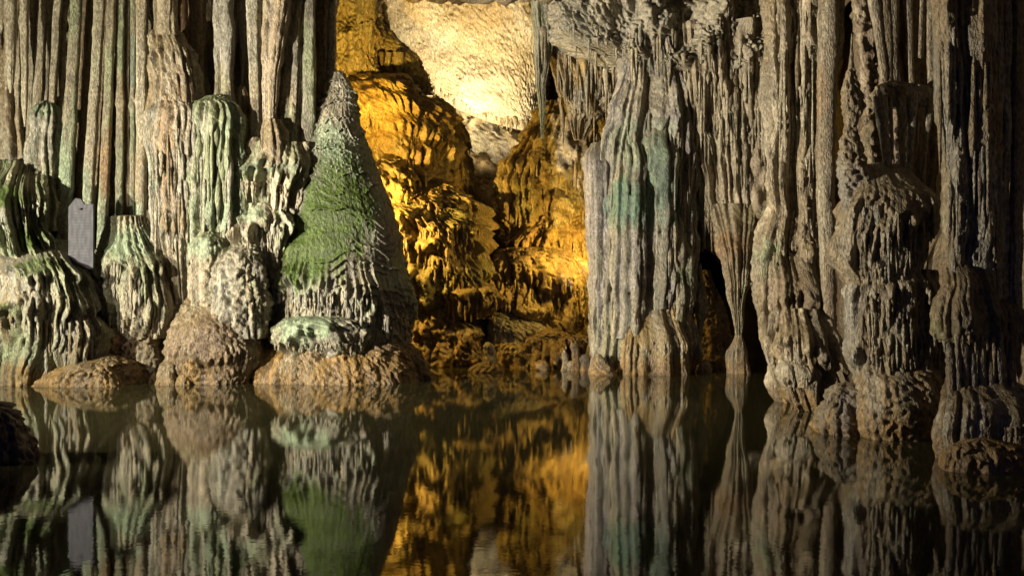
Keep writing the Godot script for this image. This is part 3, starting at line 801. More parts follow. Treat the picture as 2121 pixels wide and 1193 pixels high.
func chamber() -> void:
	# overhanging pale ceiling of the lit chamber
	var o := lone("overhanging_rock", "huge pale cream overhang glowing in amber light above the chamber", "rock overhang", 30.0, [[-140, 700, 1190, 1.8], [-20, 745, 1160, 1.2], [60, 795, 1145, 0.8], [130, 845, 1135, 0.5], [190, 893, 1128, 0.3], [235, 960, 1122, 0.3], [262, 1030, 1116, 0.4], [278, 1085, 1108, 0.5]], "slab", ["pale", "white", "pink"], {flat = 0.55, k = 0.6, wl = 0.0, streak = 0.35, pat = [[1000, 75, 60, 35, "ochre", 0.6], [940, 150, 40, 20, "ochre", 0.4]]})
	fringe(o, "drip", 900, 190, 1000, 245, 22, 0.1, 0.35, 0.035, 0.0, [2, 2, 0])
	fringe(o, "drip", 1000, 245, 1110, 265, 30, 0.15, 0.6, 0.04, 0.0, [2, 0, 3])
	o = lone("rock_wall", "orange lit rock wall above the tip of the cone", "rock wall", 26.2, [[-140, 640, 800], [0, 675, 788], [80, 685, 785], [130, 690, 780], [165, 694, 765], [185, 700, 740]], "rough", ["beige", "pale", "earth"], {flat = 0.5, wl = 0.0})
	fringe(o, "rib", 700, 150, 790, 150, 12, 0.2, 0.7, 0.05, 0.05, [5, 5, 3], true)
	o = lone("stone_curtain", "grey hanging curtain in front of the orange wall above the cone", "stone curtain", 24.8, [[-140, 722, 784], [0, 738, 780], [40, 742, 776], [70, 748, 770], [105, 752, 757]], "flute", ["grey", "earth", "lilac"], {fk = 2.0, k = 0.5, wl = 0.0})
	fringe(o, "drip", 745, 60, 775, 50, 5, 0.3, 0.8, 0.05, 0.0, [1])
	# hanging teeth left of the overhang
	var p := lone("hanging_rock", "amber ledge of rock with hanging stalactites left of the cream overhang", "rock overhang", 27.0, [[-20, 720, 788], [40, 730, 800], [70, 738, 822], [100, 745, 850], [130, 752, 874], [165, 790, 892], [198, 852, 898]], "rough", ["beige", "pale", "earth"], {k = 0.7, flat = 0.5, wl = 0.0})
	for s in [[752, 95, 180, 9], [765, 100, 192, 12], [778, 100, 168, 8], [790, 108, 150, 6], [826, 110, 192, 11], [805, 110, 140, 6]]:
		var b := at(s[0], s[1], 26.4)
		drip(p, "stalactite", b, (s[2] - s[1]) / FOC * 26.4, s[3] / FOC * 26.4, [2, 3])
	# dark rock at the back of the chamber
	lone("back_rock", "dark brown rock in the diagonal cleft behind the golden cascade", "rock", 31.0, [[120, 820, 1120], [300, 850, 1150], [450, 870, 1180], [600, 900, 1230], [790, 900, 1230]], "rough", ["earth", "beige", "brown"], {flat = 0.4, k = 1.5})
	lone("pale_rock", "lilac grey rock lit in the cleft below the cream overhang", "rock", 30.5, [[228, 935, 965], [240, 925, 1010], [258, 935, 1050], [300, 960, 1090], [335, 980, 1088], [365, 1000, 1060]], "knob", ["lilac", "grey", "earth"], {flat = 0.6, wl = 0.0})
	# golden cascade
	var t := thing("flowstone_cascade", "golden tiered flowstone cascade behind the cone", "flowstone", at(910, 770, 26.0))
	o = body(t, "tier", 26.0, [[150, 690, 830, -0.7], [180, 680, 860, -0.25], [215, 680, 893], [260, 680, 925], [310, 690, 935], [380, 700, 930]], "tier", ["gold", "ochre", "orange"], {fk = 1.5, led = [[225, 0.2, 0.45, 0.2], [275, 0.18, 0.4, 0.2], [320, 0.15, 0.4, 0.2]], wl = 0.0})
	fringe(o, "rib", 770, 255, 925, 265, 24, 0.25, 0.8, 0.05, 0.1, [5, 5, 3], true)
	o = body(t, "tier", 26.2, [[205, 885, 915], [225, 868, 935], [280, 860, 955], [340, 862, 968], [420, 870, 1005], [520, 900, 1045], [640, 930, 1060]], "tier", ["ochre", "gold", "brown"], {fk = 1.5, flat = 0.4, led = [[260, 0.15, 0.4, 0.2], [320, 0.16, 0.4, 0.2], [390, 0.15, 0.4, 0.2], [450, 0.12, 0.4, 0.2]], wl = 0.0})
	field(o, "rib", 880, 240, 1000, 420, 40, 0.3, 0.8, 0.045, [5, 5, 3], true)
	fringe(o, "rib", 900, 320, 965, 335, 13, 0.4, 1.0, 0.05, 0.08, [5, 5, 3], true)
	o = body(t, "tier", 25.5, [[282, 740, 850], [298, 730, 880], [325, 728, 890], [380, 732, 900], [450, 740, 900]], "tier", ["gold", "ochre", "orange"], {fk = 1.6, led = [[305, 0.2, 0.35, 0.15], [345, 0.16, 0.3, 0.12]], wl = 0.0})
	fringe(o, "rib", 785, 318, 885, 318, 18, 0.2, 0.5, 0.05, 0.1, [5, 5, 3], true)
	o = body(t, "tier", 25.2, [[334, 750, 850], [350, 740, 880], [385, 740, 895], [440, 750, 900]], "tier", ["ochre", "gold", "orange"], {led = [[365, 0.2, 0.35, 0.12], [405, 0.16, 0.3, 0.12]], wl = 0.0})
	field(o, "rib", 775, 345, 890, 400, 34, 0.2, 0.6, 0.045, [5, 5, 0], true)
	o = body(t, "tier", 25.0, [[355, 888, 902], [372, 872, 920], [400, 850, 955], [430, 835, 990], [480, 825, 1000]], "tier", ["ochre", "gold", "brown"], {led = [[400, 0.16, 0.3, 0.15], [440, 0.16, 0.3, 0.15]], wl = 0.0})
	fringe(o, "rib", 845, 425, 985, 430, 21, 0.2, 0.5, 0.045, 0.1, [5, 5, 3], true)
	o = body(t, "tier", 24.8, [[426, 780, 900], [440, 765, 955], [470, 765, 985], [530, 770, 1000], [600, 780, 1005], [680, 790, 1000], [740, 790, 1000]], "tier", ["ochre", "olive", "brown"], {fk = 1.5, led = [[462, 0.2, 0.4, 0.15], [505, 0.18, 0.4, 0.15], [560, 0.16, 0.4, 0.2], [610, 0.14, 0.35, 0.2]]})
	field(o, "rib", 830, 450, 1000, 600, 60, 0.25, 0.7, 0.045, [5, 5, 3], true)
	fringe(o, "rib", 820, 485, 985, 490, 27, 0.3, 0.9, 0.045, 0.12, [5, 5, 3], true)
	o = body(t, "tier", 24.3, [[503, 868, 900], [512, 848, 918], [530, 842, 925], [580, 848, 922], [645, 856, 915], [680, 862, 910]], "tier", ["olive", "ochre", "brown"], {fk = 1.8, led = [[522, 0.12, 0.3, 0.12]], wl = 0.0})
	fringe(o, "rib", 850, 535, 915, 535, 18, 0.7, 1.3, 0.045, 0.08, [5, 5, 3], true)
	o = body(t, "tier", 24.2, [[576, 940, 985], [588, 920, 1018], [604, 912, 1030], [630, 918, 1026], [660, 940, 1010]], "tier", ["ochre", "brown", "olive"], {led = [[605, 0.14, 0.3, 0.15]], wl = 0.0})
	fringe(o, "rib", 915, 618, 1028, 618, 24, 0.25, 0.7, 0.045, 0.08, [5, 5, 3], true)
	lone("front_rock", "dark brown sloping rock at the water in front of the golden cascade", "rock", 24.0, [[633, 872, 915], [645, 864, 945], [680, 862, 975], [720, 858, 988], [758, 856, 1000]], "boulder", ["brown", "earth", "rust"], {k = 1.2, flat = 0.6, led = [[672, 0.08, 0.2, 0.2, 870, 960]]})
	# right flow of the chamber
	t = thing("flowstone_wall", "ochre and cream flowstone wall of the chamber left of the grey drapery", "flowstone", at(1140, 760, 26.0))
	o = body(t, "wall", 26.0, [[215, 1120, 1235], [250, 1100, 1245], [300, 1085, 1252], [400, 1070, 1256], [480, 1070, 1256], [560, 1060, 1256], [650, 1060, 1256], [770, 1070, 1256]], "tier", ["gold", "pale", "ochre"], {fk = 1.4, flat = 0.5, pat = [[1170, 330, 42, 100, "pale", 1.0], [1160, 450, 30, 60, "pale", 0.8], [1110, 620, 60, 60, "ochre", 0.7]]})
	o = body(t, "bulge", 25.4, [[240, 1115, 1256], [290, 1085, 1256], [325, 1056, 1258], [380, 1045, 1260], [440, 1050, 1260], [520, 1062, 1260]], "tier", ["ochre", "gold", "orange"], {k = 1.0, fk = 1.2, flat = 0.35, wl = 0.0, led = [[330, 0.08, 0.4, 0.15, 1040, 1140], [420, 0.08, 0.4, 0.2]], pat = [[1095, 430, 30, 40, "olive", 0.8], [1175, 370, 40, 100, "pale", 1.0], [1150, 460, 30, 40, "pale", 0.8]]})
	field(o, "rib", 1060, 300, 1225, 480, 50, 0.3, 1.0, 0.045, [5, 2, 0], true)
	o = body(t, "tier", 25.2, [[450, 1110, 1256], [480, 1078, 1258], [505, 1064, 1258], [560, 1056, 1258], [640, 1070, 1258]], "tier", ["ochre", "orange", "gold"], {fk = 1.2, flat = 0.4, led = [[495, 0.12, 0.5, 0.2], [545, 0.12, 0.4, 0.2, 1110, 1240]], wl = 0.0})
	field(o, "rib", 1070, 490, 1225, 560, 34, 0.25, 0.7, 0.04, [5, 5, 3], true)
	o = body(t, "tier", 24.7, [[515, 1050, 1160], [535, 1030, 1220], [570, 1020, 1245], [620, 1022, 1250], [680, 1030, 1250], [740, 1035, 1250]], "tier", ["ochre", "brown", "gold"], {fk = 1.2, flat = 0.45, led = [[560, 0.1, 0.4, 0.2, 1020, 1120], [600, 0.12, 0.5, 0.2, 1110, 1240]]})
	field(o, "rib", 1025, 560, 1225, 640, 50, 0.25, 0.8, 0.04, [5, 5, 3], true)
	o = body(t, "cap", 24.2, [[592, 1100, 1104], [610, 1093, 1110], [632, 1080, 1122], [642, 1066, 1142], [655, 1070, 1136], [672, 1085, 1120]], "tier", ["gold", "ochre"], {k = 0.4, wl = 0.0})
	o = body(t, "lower_wall", 24.3, [[648, 1025, 1060], [665, 1012, 1110], [690, 1008, 1135], [730, 1010, 1150], [760, 1010, 1160]], "tier", ["lilac", "grey", "earth"], {fk = 2.2, k = 0.6})
	o = body(t, "rim", 24.1, [[684, 1100, 1170], [698, 1065, 1215], [715, 1055, 1228], [745, 1055, 1232], [762, 1055, 1234]], "tier", ["ochre", "brown", "olive"], {k = 0.9})
	fringe(o, "rib", 1060, 705, 1225, 705, 30, 0.1, 0.3, 0.035, 0.05, [5, 5, 3], true)
	lone("rock_block", "flat-topped yellow rock block standing in the water under the flowstone wall", "rock", 23.6, [[713, 1034, 1090], [718, 1028, 1130], [730, 1027, 1152], [752, 1027, 1156], [766, 1026, 1158]], "boulder", ["gold", "ochre", "brown"], {k = 0.5, flat = 0.4})
	t = thing("stalagmite", "small pale stalagmite stump on a rock islet in the pool", "stalagmite", at(1010, 772, 22.4))
	body(t, "stump", 22.4, [[709, 1006, 1014], [716, 1001, 1024], [735, 1002, 1028], [755, 1000, 1030], [775, 996, 1034]], "knob", ["pale", "grey"], {k = 0.4})
	body(t, "islet", 22.3, [[752, 994, 1030], [758, 982, 1038], [766, 974, 1044], [778, 970, 1046]], "boulder", ["earth", "ochre"], {k = 0.3})
	lone("stone", "single small yellow stone in the water beside the yellow block", "rock", 22.8, [[746, 1115, 1128], [752, 1109, 1134], [764, 1107, 1137]], "boulder", ["gold", "ochre"], {k = 0.3})
	for q in [[1163, 726, 1176, "broken pale stalagmite stump at the left of the pile by the drapery foot"], [1182, 712, 1200, "dark brown stump in the pile by the drapery foot"], [1200, 735, 1222, "tilted ochre block in the pile by the drapery foot"], [1174, 748, 1192, "low dark stone at the front of the pile by the drapery foot"]]:
		lone("rubble_stone", q[3], "rock", 22.6, [[q[1], q[0] + 4, q[2] - 6], [q[1] + 6, q[0], q[2] - 2], [q[1] + 20, q[0] + 2, q[2]], [776, q[0] - 2, q[2] + 3]], "knob", [["pale", "earth"], ["brown", "umber"], ["ochre", "earth"], ["dark", "umber"]][(q[0] - 1163) / 12 % 4], {k = 0.4})

func centre() -> void:
	var o := lone("stone_curtain", "long grey-green hanging curtain at the right edge of the cream overhang", "stone curtain", 23.6, [[-140, 1092, 1170], [0, 1102, 1152], [60, 1106, 1148], [120, 1110, 1140], [170, 1113, 1131], [230, 1117, 1128], [288, 1121, 1125]], "flute", ["sage", "grey", "olive"], {fk = 2.2, k = 0.5, wl = 0.0})
	fringe(o, "drip", 1112, 60, 1150, 60, 6, 0.4, 1.2, 0.05, 0.0, [0, 1])
	# ceiling rock of the right half
	o = lone("ceiling_rock", "rough pale grey ceiling rock hanging above the grey drapery", "rock overhang", 23.2, [[-160, 1080, 1720], [-60, 1110, 1680], [20, 1140, 1650], [70, 1165, 1645], [110, 1205, 1632], [138, 1270, 1612], [155, 1330, 1580], [168, 1390, 1530]], "rough", ["pale", "grey", "lilac"], {rz = 1.3, k = 1.4, wl = 0.0, pat = [[1350, 60, 130, 60, "white", 0.5]]})
	field(o, "drip", 1170, 0, 1640, 110, 90, 0.08, 0.4, 0.04, [1, 2])
	field(o, "stalactite", 1180, 85, 1630, 150, 110, 0.2, 1.1, 0.045, [0, 2, 1])
	# hanging stalactites left, in front of the amber chamber
	o = lone("hanging_rock", "ragged beige hanging rock hung with stalactites left of the drapery top", "rock overhang", 24.1, [[70, 1130, 1320], [105, 1138, 1318], [140, 1146, 1312], [175, 1156, 1306], [210, 1168, 1290], [250, 1180, 1240], [290, 1190, 1215]], "flute", ["beige", "ochre", "grey"], {fk = 2.0, flat = 0.5, wl = 0.0})
	field(o, "stalactite", 1150, 90, 1305, 215, 60, 0.3, 1.3, 0.05, [0, 1, 3])
	lone("hanging_rock", "small golden hanging rock seen in the gap beside the drapery", "rock overhang", 25.0, [[150, 1225, 1290], [215, 1235, 1285], [260, 1240, 1274], [300, 1246, 1268], [320, 1252, 1260]], "rough", ["beige", "earth"], {k = 0.4, wl = 0.0})
	# grey drapery column
	var t := thing("drapery_column", "great grey drapery column with a teal stain standing in the pool", "stone column", at(1325, 780, 22.5))
	o = body(t, "drapery", 22.5, [[60, 1305, 1400], [120, 1298, 1405], [160, 1290, 1414], [200, 1280, 1424], [260, 1264, 1430], [340, 1252, 1434], [450, 1244, 1432], [560, 1238, 1428], [650, 1234, 1424], [720, 1230, 1428], [785, 1226, 1424]], "flute", ["grey", "lilac", "beige"], {sp = 0.85, fk = 1.2, k = 0.7, flat = 0.6, box = 0.6, led = [[250, 0.1, 0.4, 0.3, 1340, 1400], [560, 0.05, 0.2, 0.15, 1270, 1345], [575, 0.08, 0.5, 0.3, 1370, 1430], [700, 0.12, 0.5, 0.2, 1300, 1430]], pat = [[1322, 428, 78, 64, "teal", 1.0], [1375, 410, 62, 80, "teal", 0.95], [1330, 330, 70, 90, "mint", 0.6], [1400, 570, 26, 30, "sage", 0.9], [1270, 700, 40, 80, "sage", 0.6], [1340, 200, 50, 60, "pale", 0.6]]})
	field(o, "rib", 1270, 170, 1425, 620, 90, 0.5, 2.2, 0.045, [1, 1, 0], true)
	body(t, "side_strip", 22.2, [[290, 1230, 1256, -0.5], [318, 1216, 1264, -0.2], [345, 1213, 1268], [450, 1218, 1262], [600, 1224, 1260], [700, 1228, 1262], [785, 1228, 1266]], "pipe", ["lilac", "grey"], {k = 1.5})
	body(t, "pleat", 21.9, [[190, 1358, 1376, -0.7], [240, 1352, 1384, -0.3], [320, 1350, 1386], [400, 1352, 1388], [520, 1352, 1384], [640, 1350, 1380]], "finef", ["grey", "beige"], {k = 0.7, pat = [[1368, 380, 24, 110, "teal", 0.8]]})
	body(t, "pleat", 21.9, [[200, 1290, 1320, -0.7], [290, 1282, 1328, -0.3], [400, 1276, 1334], [480, 1272, 1334], [600, 1268, 1330], [700, 1262, 1330]], "finef", ["grey", "pale", "lilac"], {k = 0.6, pat = [[1308, 428, 56, 62, "teal", 1.0], [1308, 320, 30, 60, "mint", 0.6]]})
	body(t, "pleat", 22.0, [[380, 1392, 1418, -0.6], [450, 1384, 1424, -0.3], [560, 1384, 1428], [650, 1384, 1424], [720, 1380, 1428]], "finef", ["beige", "grey", "sage"], {k = 0.9, pat = [[1405, 575, 24, 20, "moss", 0.6]]})
	o = body(t, "skirt", 21.7, [[610, 1310, 1400, -0.5], [680, 1296, 1412, -0.12], [715, 1290, 1420], [785, 1286, 1424]], "flute", ["beige", "ochre", "earth"], {fk = 1.8, k = 0.7, flat = 0.4})
	field(o, "rib", 1295, 700, 1418, 720, 34, 0.3, 0.7, 0.04, [0, 3, 1], true)
	body(t, "foot", 21.6, [[734, 1234, 1244], [748, 1228, 1256], [765, 1224, 1270], [785, 1220, 1284]], "boulder", ["earth", "beige"], {k = 0.3})
	# hanging wall with stalactites, right of the drapery
	o = lone("hanging_wall", "beige hanging wall thick with stalactites above the dark opening", "rock wall", 22.7, [[60, 1370, 1680], [150, 1376, 1680], [250, 1392, 1680], [330, 1420, 1680], [410, 1432, 1676], [460, 1440, 1664], [510, 1468, 1650], [550, 1510, 1640], [590, 1560, 1632]], "finef", ["pale", "pink", "beige"], {k = 1.2, flat = 0.45, wl = 0.0, pat = [[1540, 370, 110, 70, "pink", 1.0], [1545, 470, 80, 50, "earth", 0.9], [1535, 525, 50, 45, "orange", 0.8]]})
	field(o, "rib", 1390, 90, 1670, 260, 70, 0.5, 1.6, 0.05, [0, 2], true)
	field(o, "stalactite", 1390, 90, 1670, 330, 210, 0.2, 1.3, 0.04, [0, 2, 2])
	fringe(o, "stalactite", 1445, 420, 1640, 520, 36, 0.3, 1.0, 0.04, -0.05, [0, 3])
	fringe(o, "stalactite", 1450, 450, 1560, 540, 16, 0.2, 0.8, 0.05, -0.05, [0, 3])
	fringe(o, "stalactite", 1550, 535, 1640, 560, 14, 0.2, 0.7, 0.05, -0.05, [3])
	for s in [["pointed grey stalactite beside the right pleat of the drapery, over the dark opening", [[240, 1438, 1456, -0.9], [270, 1432, 1462, -0.5], [300, 1432, 1462, -0.15], [380, 1440, 1466], [450, 1450, 1468], [515, 1456, 1462]]], ["long thin greenish stalactite hanging before the smooth pink wall", [[70, 1468, 1484, -0.9], [100, 1462, 1490, -0.5], [130, 1462, 1490, -0.15], [220, 1468, 1486], [290, 1471, 1480], [328, 1474, 1477]]], ["leaning thin stalactite right of the greenish one before the pink wall", [[90, 1486, 1496, -0.9], [120, 1480, 1502, -0.5], [150, 1480, 1502, -0.15], [230, 1490, 1506], [300, 1504, 1512], [322, 1508, 1511]]]]:
		lone("stalactite", s[0], "stalactite", 22.4, s[1], "pipe", ["grey", "sage", "beige"], {k = 1.2, wl = 0.0})
	t = thing("thin_column", "slim hourglass column of joined stalactite and stalagmite in the dark opening", "stone column", at(1530, 776, 21.9))
	body(t, "stalactite", 21.9, [[420, 1476, 1584, -0.7], [478, 1490, 1568, -0.3], [515, 1499, 1556, -0.05], [545, 1503, 1552], [590, 1512, 1545], [640, 1519, 1541], [690, 1524, 1536], [715, 1526, 1534]], "finef", ["beige", "earth", "olive"], {k = 0.7, wl = 0.0, pat = [[1520, 510, 40, 30, "orange", 0.7]]})
	body(t, "stalagmite", 21.9, [[685, 1526, 1534], [705, 1520, 1539], [725, 1514, 1545], [750, 1511, 1548], [785, 1510, 1550]], "finef", ["earth", "beige"], {k = 0.5})
	lone("brown_rock", "rust brown rock just inside the dark opening beside the drapery", "rock", 24.0, [[560, 1455, 1468], [610, 1448, 1490], [680, 1440, 1512], [740, 1438, 1528], [768, 1438, 1530]], "rough", ["brown", "earth", "orange"], {k = 0.6})
	lone("stalactite", "slim spindle of pale stone between the drapery and the brown rock", "stalactite", 22.4, [[545, 1449, 1454], [600, 1444, 1460], [635, 1438, 1464], [670, 1446, 1458], [705, 1449, 1454]], "knob", ["grey", "sage"], {k = 0.4, wl = 0.0})
	lone("stalagmite", "squat pale stump in the water beside the drapery", "stalagmite", 22.0, [[746, 1455, 1466], [756, 1447, 1472], [783, 1444, 1475]], "knob", ["earth", "beige"], {k = 0.3})

func right_side() -> void:
	# --- column next to the dark opening
	var t := thing("stone_column", "tall knobbly beige column with a smooth brown pipe at its right side", "stone column", at(1670, 870, 16.0))
	var o := body(t, "shaft", 16.4, [[-140, 1590, 1735], [0, 1598, 1730], [150, 1600, 1722], [300, 1602, 1716], [430, 1604, 1716], [520, 1590, 1718], [600, 1580, 1715], [700, 1590, 1720], [800, 1612, 1722], [850, 1630, 1720]], "flute", ["beige", "earth", "pale"], {k = 0.9, fk = 1.5, led = [[190, 0.06, 0.3, 0.2, 1620, 1700], [500, 0.06, 0.3, 0.2]], pat = [[1640, 100, 30, 90, "pink", 0.6], [1600, 540, 20, 40, "sage", 0.8]]})
	field(o, "rib", 1600, -60, 1700, 560, 80, 0.4, 2.0, 0.035, [0, 2, 3], true)
	field(o, "drip", 1600, 60, 1710, 700, 90, 0.15, 0.7, 0.028, [0, 2, 3])
	fringe(o, "drip", 1630, 190, 1700, 200, 8, 0.2, 0.6, 0.03, 0.06, [0, 2])
	fringe(o, "drip", 1600, 440, 1700, 430, 10, 0.2, 0.6, 0.03, 0.02, [0, 2])
	fringe(o, "drip", 1600, 560, 1700, 560, 12, 0.1, 0.4, 0.03, 0.02, [0, 1])
	body(t, "pipe", 15.5, [[-140, 1698, 1740], [0, 1701, 1738], [120, 1697, 1736], [250, 1694, 1732], [400, 1694, 1730], [520, 1700, 1731], [640, 1705, 1733], [740, 1710, 1734], [790, 1712, 1728]], "pipe", ["earth", "beige", "brown"], {k = 1.0, pat = [[1700, 200, 12, 60, "orange", 0.6]]})
	body(t, "cluster", 15.9, [[520, 1610, 1695, -0.4], [585, 1604, 1704, -0.1], [660, 1600, 1708], [720, 1610, 1712]], "finef", ["earth", "beige", "brown"], {k = 0.8, led = [[610, 0.07, 0.25, 0.15], [670, 0.07, 0.25, 0.15]]})
	o = body(t, "lower_cluster", 15.4, [[640, 1628, 1712, -0.4], [695, 1620, 1722, -0.12], [750, 1615, 1728], [790, 1612, 1730], [830, 1632, 1728], [875, 1660, 1720]], "finef", ["beige", "earth", "pale"], {k = 0.8, led = [[725, 0.07, 0.2, 0.12], [780, 0.08, 0.25, 0.12]]})
	fringe(o, "drip", 1625, 775, 1725, 790, 12, 0.15, 0.4, 0.03, 0.03, [0])
	body(t, "shelf", 15.2, [[742, 1632, 1660], [752, 1618, 1680], [775, 1616, 1690], [800, 1625, 1684]], "finef", ["beige", "pale"], {k = 0.5})
	# --- the column on the boulder
	t = thing("stone_column", "many-tiered column of pipes and ledges standing on an ochre boulder", "stone column", at(1855, 930, 13.0))
	body(t, "back_panel", 14.0, [[-140, 1785, 1950], [0, 1788, 1950], [180, 1812, 1950], [420, 1826, 1935]], "flute", ["brown", "umber", "earth"], {fk = 2.0, k = 0.6, flat = 0.4})
	body(t, "broken_wall", 13.6, [[-60, 1772, 1815], [60, 1776, 1812], [160, 1782, 1820], [260, 1790, 1830], [400, 1795, 1835]], "rough", ["earth", "brown", "pink"], {k = 0.8})
	for p in [[1800, 1824, 1826, 1842, 185], [1822, 1846, 1836, 1852, 185], [1836, 1862, 1850, 1862, 180], [1872, 1892, 1884, 1896, 185], [1905, 1918, 1902, 1914, 120], [1918, 1944, 1922, 1938, 190]]:
		body(t, "pipe", 13.3, [[-140, p[0] - 4, p[1]], [0, p[0], p[1]], [70, lerpf(p[0], p[2], 0.5), lerpf(p[1], p[3], 0.4) ], [p[4], p[2], p[3]]], "pipe", ["beige", "earth"], {k = 0.8})
	o = body(t, "shelf", 13.1, [[170, 1832, 1870], [180, 1816, 1932], [194, 1811, 1944], [208, 1814, 1944], [222, 1825, 1936]], "knob", ["earth", "grey", "beige"], {k = 0.4, flat = 0.4})
	for p in [[1812, 1838, 1826, 1844, 1838, 1852, 400], [1842, 1850, 1846, 1853, 1848, 1852, 330], [1857, 1878, 1866, 1876, 1873, 1877, 372], [1878, 1902, 1884, 1894, 1879, 1890, 385], [1900, 1908, 1898, 1904, 1895, 1899, 330], [1918, 1938, 1916, 1923, 1908, 1919, 378]]:
		body(t, "stalactite", 13.0, [[200, p[0], p[1]], [290, p[2], p[3]], [p[6], p[4], p[5]]], "pipe", ["beige", "grey", "earth"], {k = 0.6})
	body(t, "knobbly_pillar", 12.9, [[70, 1764, 1767], [130, 1760, 1770], [170, 1750, 1780], [220, 1748, 1786], [260, 1752, 1774], [300, 1744, 1784], [345, 1742, 1792], [400, 1744, 1806], [450, 1750, 1810]], "knob", ["grey", "earth", "lilac"], {k = 0.55, fk = 1.7})
	o = body(t, "dome", 12.8, [[335, 1800, 1900, -0.5], [375, 1785, 1908, -0.2], [405, 1770, 1918], [440, 1756, 1920], [500, 1750, 1908], [550, 1750, 1900], [590, 1765, 1890]], "flute", ["beige", "earth", "grey"], {k = 0.6, fk = 1.8, led = [[430, 0.06, 0.2, 0.12], [475, 0.10, 0.4, 0.2]]})
	field(o, "rib", 1755, 430, 1910, 500, 34, 0.3, 0.7, 0.026, [0, 3, 1], true)
	fringe(o, "drip", 1760, 490, 1910, 480, 16, 0.2, 0.6, 0.022, 0.06, [0])
	fringe(o, "drip", 1756, 560, 1890, 560, 14, 0.1, 0.3, 0.022, 0.02, [0, 3])
	o = body(t, "trunk", 12.9, [[560, 1780, 1920], [600, 1766, 1940], [650, 1764, 1942], [710, 1772, 1938], [770, 1780, 1940], [800, 1790, 1940]], "flute", ["earth", "grey", "beige"], {k = 0.7, fk = 1.8, led = [[600, 0.06, 0.3, 0.2], [705, 0.08, 0.3, 0.2]]})
	field(o, "rib", 1768, 590, 1935, 700, 36, 0.2, 0.7, 0.026, [0, 3, 1], true)
	field(o, "drip", 1768, 600, 1935, 780, 50, 0.12, 0.4, 0.022, [0, 2, 3])
	fringe(o, "drip", 1775, 625, 1930, 620, 14, 0.2, 0.5, 0.025, 0.04, [0, 3])
	fringe(o, "drip", 1785, 735, 1880, 735, 14, 0.15, 0.35, 0.022, 0.08, [0])
	body(t, "lobe", 12.6, [[755, 1890, 1920], [768, 1880, 1942], [800, 1880, 1946], [840, 1890, 1944]], "knob", ["beige", "ochre"], {k = 0.4, fk = 1.8})
	o = body(t, "boulder", 12.6, [[735, 1788, 1930, -0.5], [785, 1780, 1938, -0.15], [830, 1776, 1942], [880, 1776, 1942], [915, 1788, 1936], [945, 1800, 1925]], "boulder", ["rust", "beige", "earth"], {k = 0.4, pat = [[1860, 850, 40, 40, "olive", 0.5], [1880, 880, 50, 40, "rust", 0.6]]})
	lone("boulder", "dark grey boulder at the water left of the ochre boulder", "boulder", 12.9, [[795, 1735, 1775], [810, 1718, 1792], [850, 1702, 1800], [890, 1698, 1805], [925, 1705, 1812]], "boulder", ["earth", "dark", "grey"], {k = 0.7})
	# --- column at the right end
	t = thing("stone_column", "tall fluted grey column above the shelf at the right end of the pool", "stone column", at(2010, 640, 11.2))
	o = body(t, "shaft", 11.2, [[-140, 1930, 2040], [0, 1936, 2042], [150, 1944, 2050], [300, 1956, 2060], [420, 1962, 2068], [540, 1956, 2062], [640, 1962, 2052]], "flute", ["grey", "earth", "beige"], {k = 0.55, fk = 1.9, flat = 0.7, pat = [[1998, 250, 12, 120, "teal", 0.45], [2000, 450, 30, 40, "sage", 0.6]]})
	field(o, "rib", 1945, -60, 2055, 480, 50, 0.5, 1.8, 0.03, [1, 3, 0], true)
	for p in [[2005, 2030, 2015, 2035, 650], [2035, 2062, 2046, 2066, 560], [2060, 2080, 2056, 2078, 620], [2078, 2098, 2072, 2090, 640], [2100, 2125, 2090, 2120, 660]]:
		body(t, "pipe", 11.25, [[-140, p[0], p[1]], [200, lerpf(p[0], p[2], 0.5), lerpf(p[1], p[3], 0.5)], [p[4], p[2], p[3]]], "finef", ["earth", "grey", "brown"], {k = 0.4, fk = 1.5})
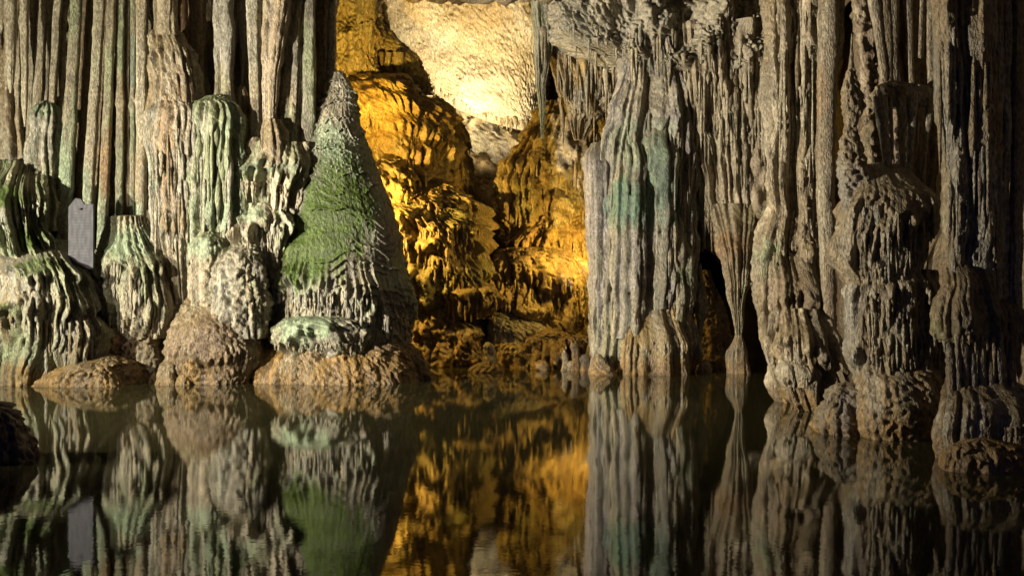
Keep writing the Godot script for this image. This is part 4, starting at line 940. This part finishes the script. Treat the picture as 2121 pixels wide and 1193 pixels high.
	o = body(t, "shelf", 11.0, [[520, 1985, 2040, -0.3], [590, 1960, 2048], [620, 1944, 2054], [650, 1936, 2060], [690, 1934, 2062], [700, 1938, 2060], [708, 1950, 2050]], "finef", ["earth", "olive", "brown"], {k = 0.6, flat = 0.7})
	fringe(o, "drip", 1940, 690, 2058, 692, 16, 0.15, 0.5, 0.025, -0.02, [3, 0])
	o = body(t, "shelf", 11.2, [[600, 2070, 2105, -0.3], [640, 2060, 2115], [665, 2056, 2126], [690, 2056, 2128], [704, 2062, 2122], [712, 2075, 2110]], "finef", ["umber", "earth"], {k = 0.5})
	fringe(o, "drip", 2060, 692, 2122, 692, 9, 0.15, 0.5, 0.025, -0.02, [3])
	for p in [[1946, 1966, 1970], [1962, 1984, 1985], [1980, 2004, 2000], [1998, 2020, 2016], [2018, 2040, 2036], [2038, 2060, 2052], [2066, 2080, 2072], [2090, 2110, 2098]]:
		body(t, "leg", 11.0, [[670, p[0], p[1]], [730, p[2] - 9, p[2] + 8], [800, p[2] - 7, p[2] + 9], [860, p[2] - 8, p[2] + 12]], "pipe", ["earth", "grey"], {k = 0.5})
	o = body(t, "base", 10.9, [[750, 2020, 2110, -0.6], [815, 1975, 2140, -0.2], [850, 1952, 2150], [900, 1946, 2160], [950, 1955, 2160], [990, 1960, 2160]], "finef", ["earth", "umber", "grey"], {k = 0.5, flat = 0.5, box = 0.7})
	fringe(o, "drip", 2050, 880, 2121, 880, 8, 0.15, 0.35, 0.03, 0.04, [3])
	lone("flat_rock", "low ochre rock at the water under the column at the right end", "rock", 10.3, [[915, 1990, 2080], [925, 1970, 2140], [950, 1956, 2180], [998, 1950, 2200]], "boulder", ["rust", "earth", "brown"], {k = 0.25, flat = 0.4})
	# --- rock in the left foreground
	lone("dark_rock", "dark foreground rock standing in the water at the left edge", "rock", 10.9, [[836, -70, 10], [850, -90, 28], [880, -95, 48], [910, -100, 60], [945, -100, 62]], "boulder", ["umber", "dark"], {k = 0.6, wl = 0.0})
